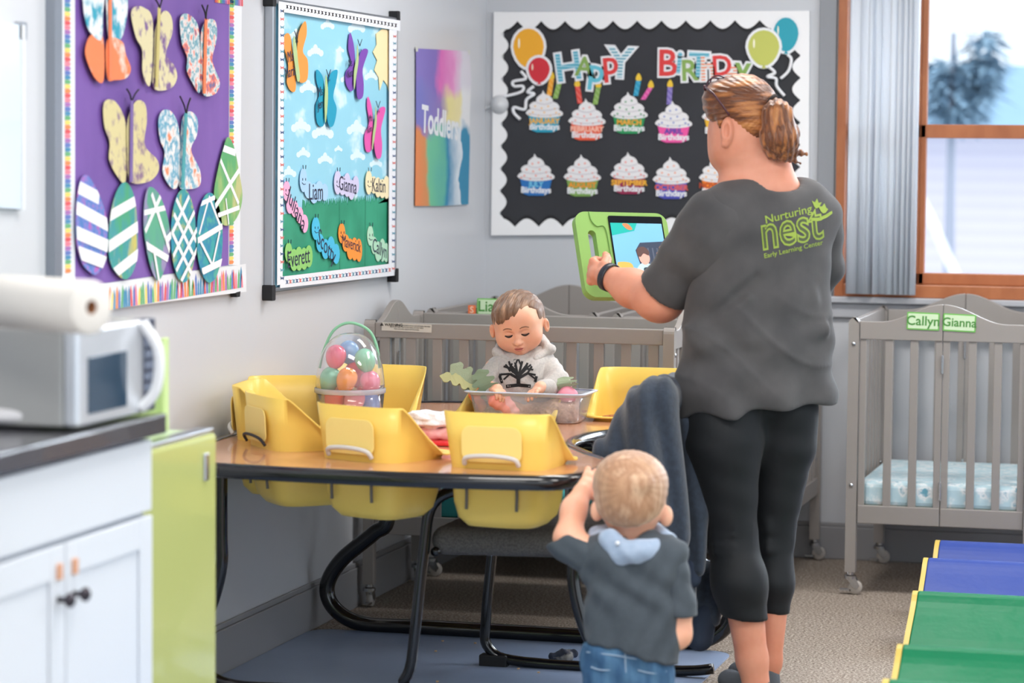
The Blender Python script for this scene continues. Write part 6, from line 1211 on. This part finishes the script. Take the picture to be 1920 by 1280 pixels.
# hoodie
hom = M('hoodie_grey', (196, 190, 186), .92, col2=(182, 177, 175), nscale=150, ramp=(.35, .65), sheen=.25, bump=(300, .25, .003))
SH = [('c', Bp(942, 692, .01), Bp(1020, 690, .01), .042, .042, .03), ('e', Bp(980, 715, -.03), (.052, .045, .06), None, .03), ('c', Bp(962, 700), Bp(960, 800), .060, .064, .03), ('c', Bp(998, 700), Bp(1000, 800), .058, .064, .03), ('c', Bp(950, 672, .02), Bp(1015, 668, .02), .030, .030, .03)]
def bwr(X, Y, Z): return .0016 * np.sin(X * 110 + Z * 90 + 2 * np.sin(Z * 50)) + .0012 * np.sin(X * 190 - Z * 130)
V, Fs = nets(SH, .004, bwr)
slL = [('c', Bp(936, 690, .0), Bp(908, 722, -.04), .040, .033, .02), ('c', Bp(908, 722, -.04), Bp(918, 738, -.08), .033, .026, .015)]
slR = [('c', Bp(1024, 690, .0), Bp(1046, 716, -.05), .041, .035, .02), ('c', Bp(1046, 716, -.05), Bp(1026, 728, -.095), .034, .027, .015)]
for pr in (slL, slR): V2, F2 = nets(pr, .0035, bwr); Fs = np.concatenate([Fs, F2 + len(V)]); V = np.concatenate([V, V2])
hoo = npobj('hoodie', V, Fs, hom, ba)
bbv = BVHTree.FromPolygons([tuple(v) for v in V], [tuple(map(int, f)) for f in Fs])
for (a, b2) in (((918, 734, -.09), (923, 735, -.10)), ((1028, 727, -.10), (1018, 727, -.112))):
    soft('cuff', [('c', Bp(*a), Bp(*b2), .026, .0245, .01)], .003, hom, ba)
soft('hood', [('c', Bp(934, 662, .0), Bp(945, 648, .05), .016, .018, .02), ('c', Bp(1030, 655, .0), Bp(1012, 640, .05), .016, .018, .02), ('c', Bp(945, 648, .05), Bp(1012, 640, .05), .02, .02, .02), ('c', Bp(934, 662, -.005), Bp(955, 674, -.04), .013, .009, .015), ('c', Bp(1030, 655, -.005), Bp(1003, 674, -.04), .014, .009, .015)], .0035, hom, ba, bwr)
tp_ = M('print_black_shirt', (34, 34, 36), .8); g6 = lambda x, y: (860 + x * .2187, 530 + y * .2187)
tree = [[(492, 860), (500, 800), (512, 890), (530, 890), (528, 800), (512, 780)]]
wk = 1.45
br = [((512, 880), (512, 790), 15), ((512, 800), (455, 740), 9), ((512, 800), (575, 735), 9), ((455, 740), (385, 715), 6), ((455, 740), (430, 672), 6), ((575, 735), (640, 745), 6), ((575, 735), (590, 685), 6), ((505, 790), (480, 655), 7), ((515, 790), (545, 672), 7), ((480, 720), (505, 655), 5), ((540, 720), (512, 655), 5), ((440, 780), (360, 785), 6), ((500, 815), (440, 780), 8), ((520, 815), (590, 775), 8), ((590, 775), (660, 790), 6), ((590, 775), (628, 715), 6), ((440, 780), (385, 830), 5), ((600, 780), (665, 830), 5), ((430, 740), (460, 690), 5), ((555, 755), (620, 700), 5), ((470, 770), (400, 700), 5), ((352, 800), (372, 860), 8), ((668, 800), (655, 850), 8), ((405, 700), (440, 760), 5), ((360, 780), (352, 810), 8), ((405, 888), (512, 876), 10), ((512, 876), (618, 886), 10), ((430, 690), (500, 760), 5), ((590, 690), (530, 770), 5)]
for a, b2, w in br:
    a, b2 = np.array(a, float), np.array(b2, float); d = (b2 - a); n = np.array([-d[1], d[0]]) / np.linalg.norm(d) * w * (wk if w < 12 else 1.1); vs = []; 
    for i in range(5): c = a + d * i / 4; vs += [(*(c + n), 0), (*(c - n), 0)]
    print_on(bbv, vs, [(2 * i, 2 * i + 1, 2 * i + 3, 2 * i + 2) for i in range(4)], g6, 'tree_print', tp_, hoo, .0012)
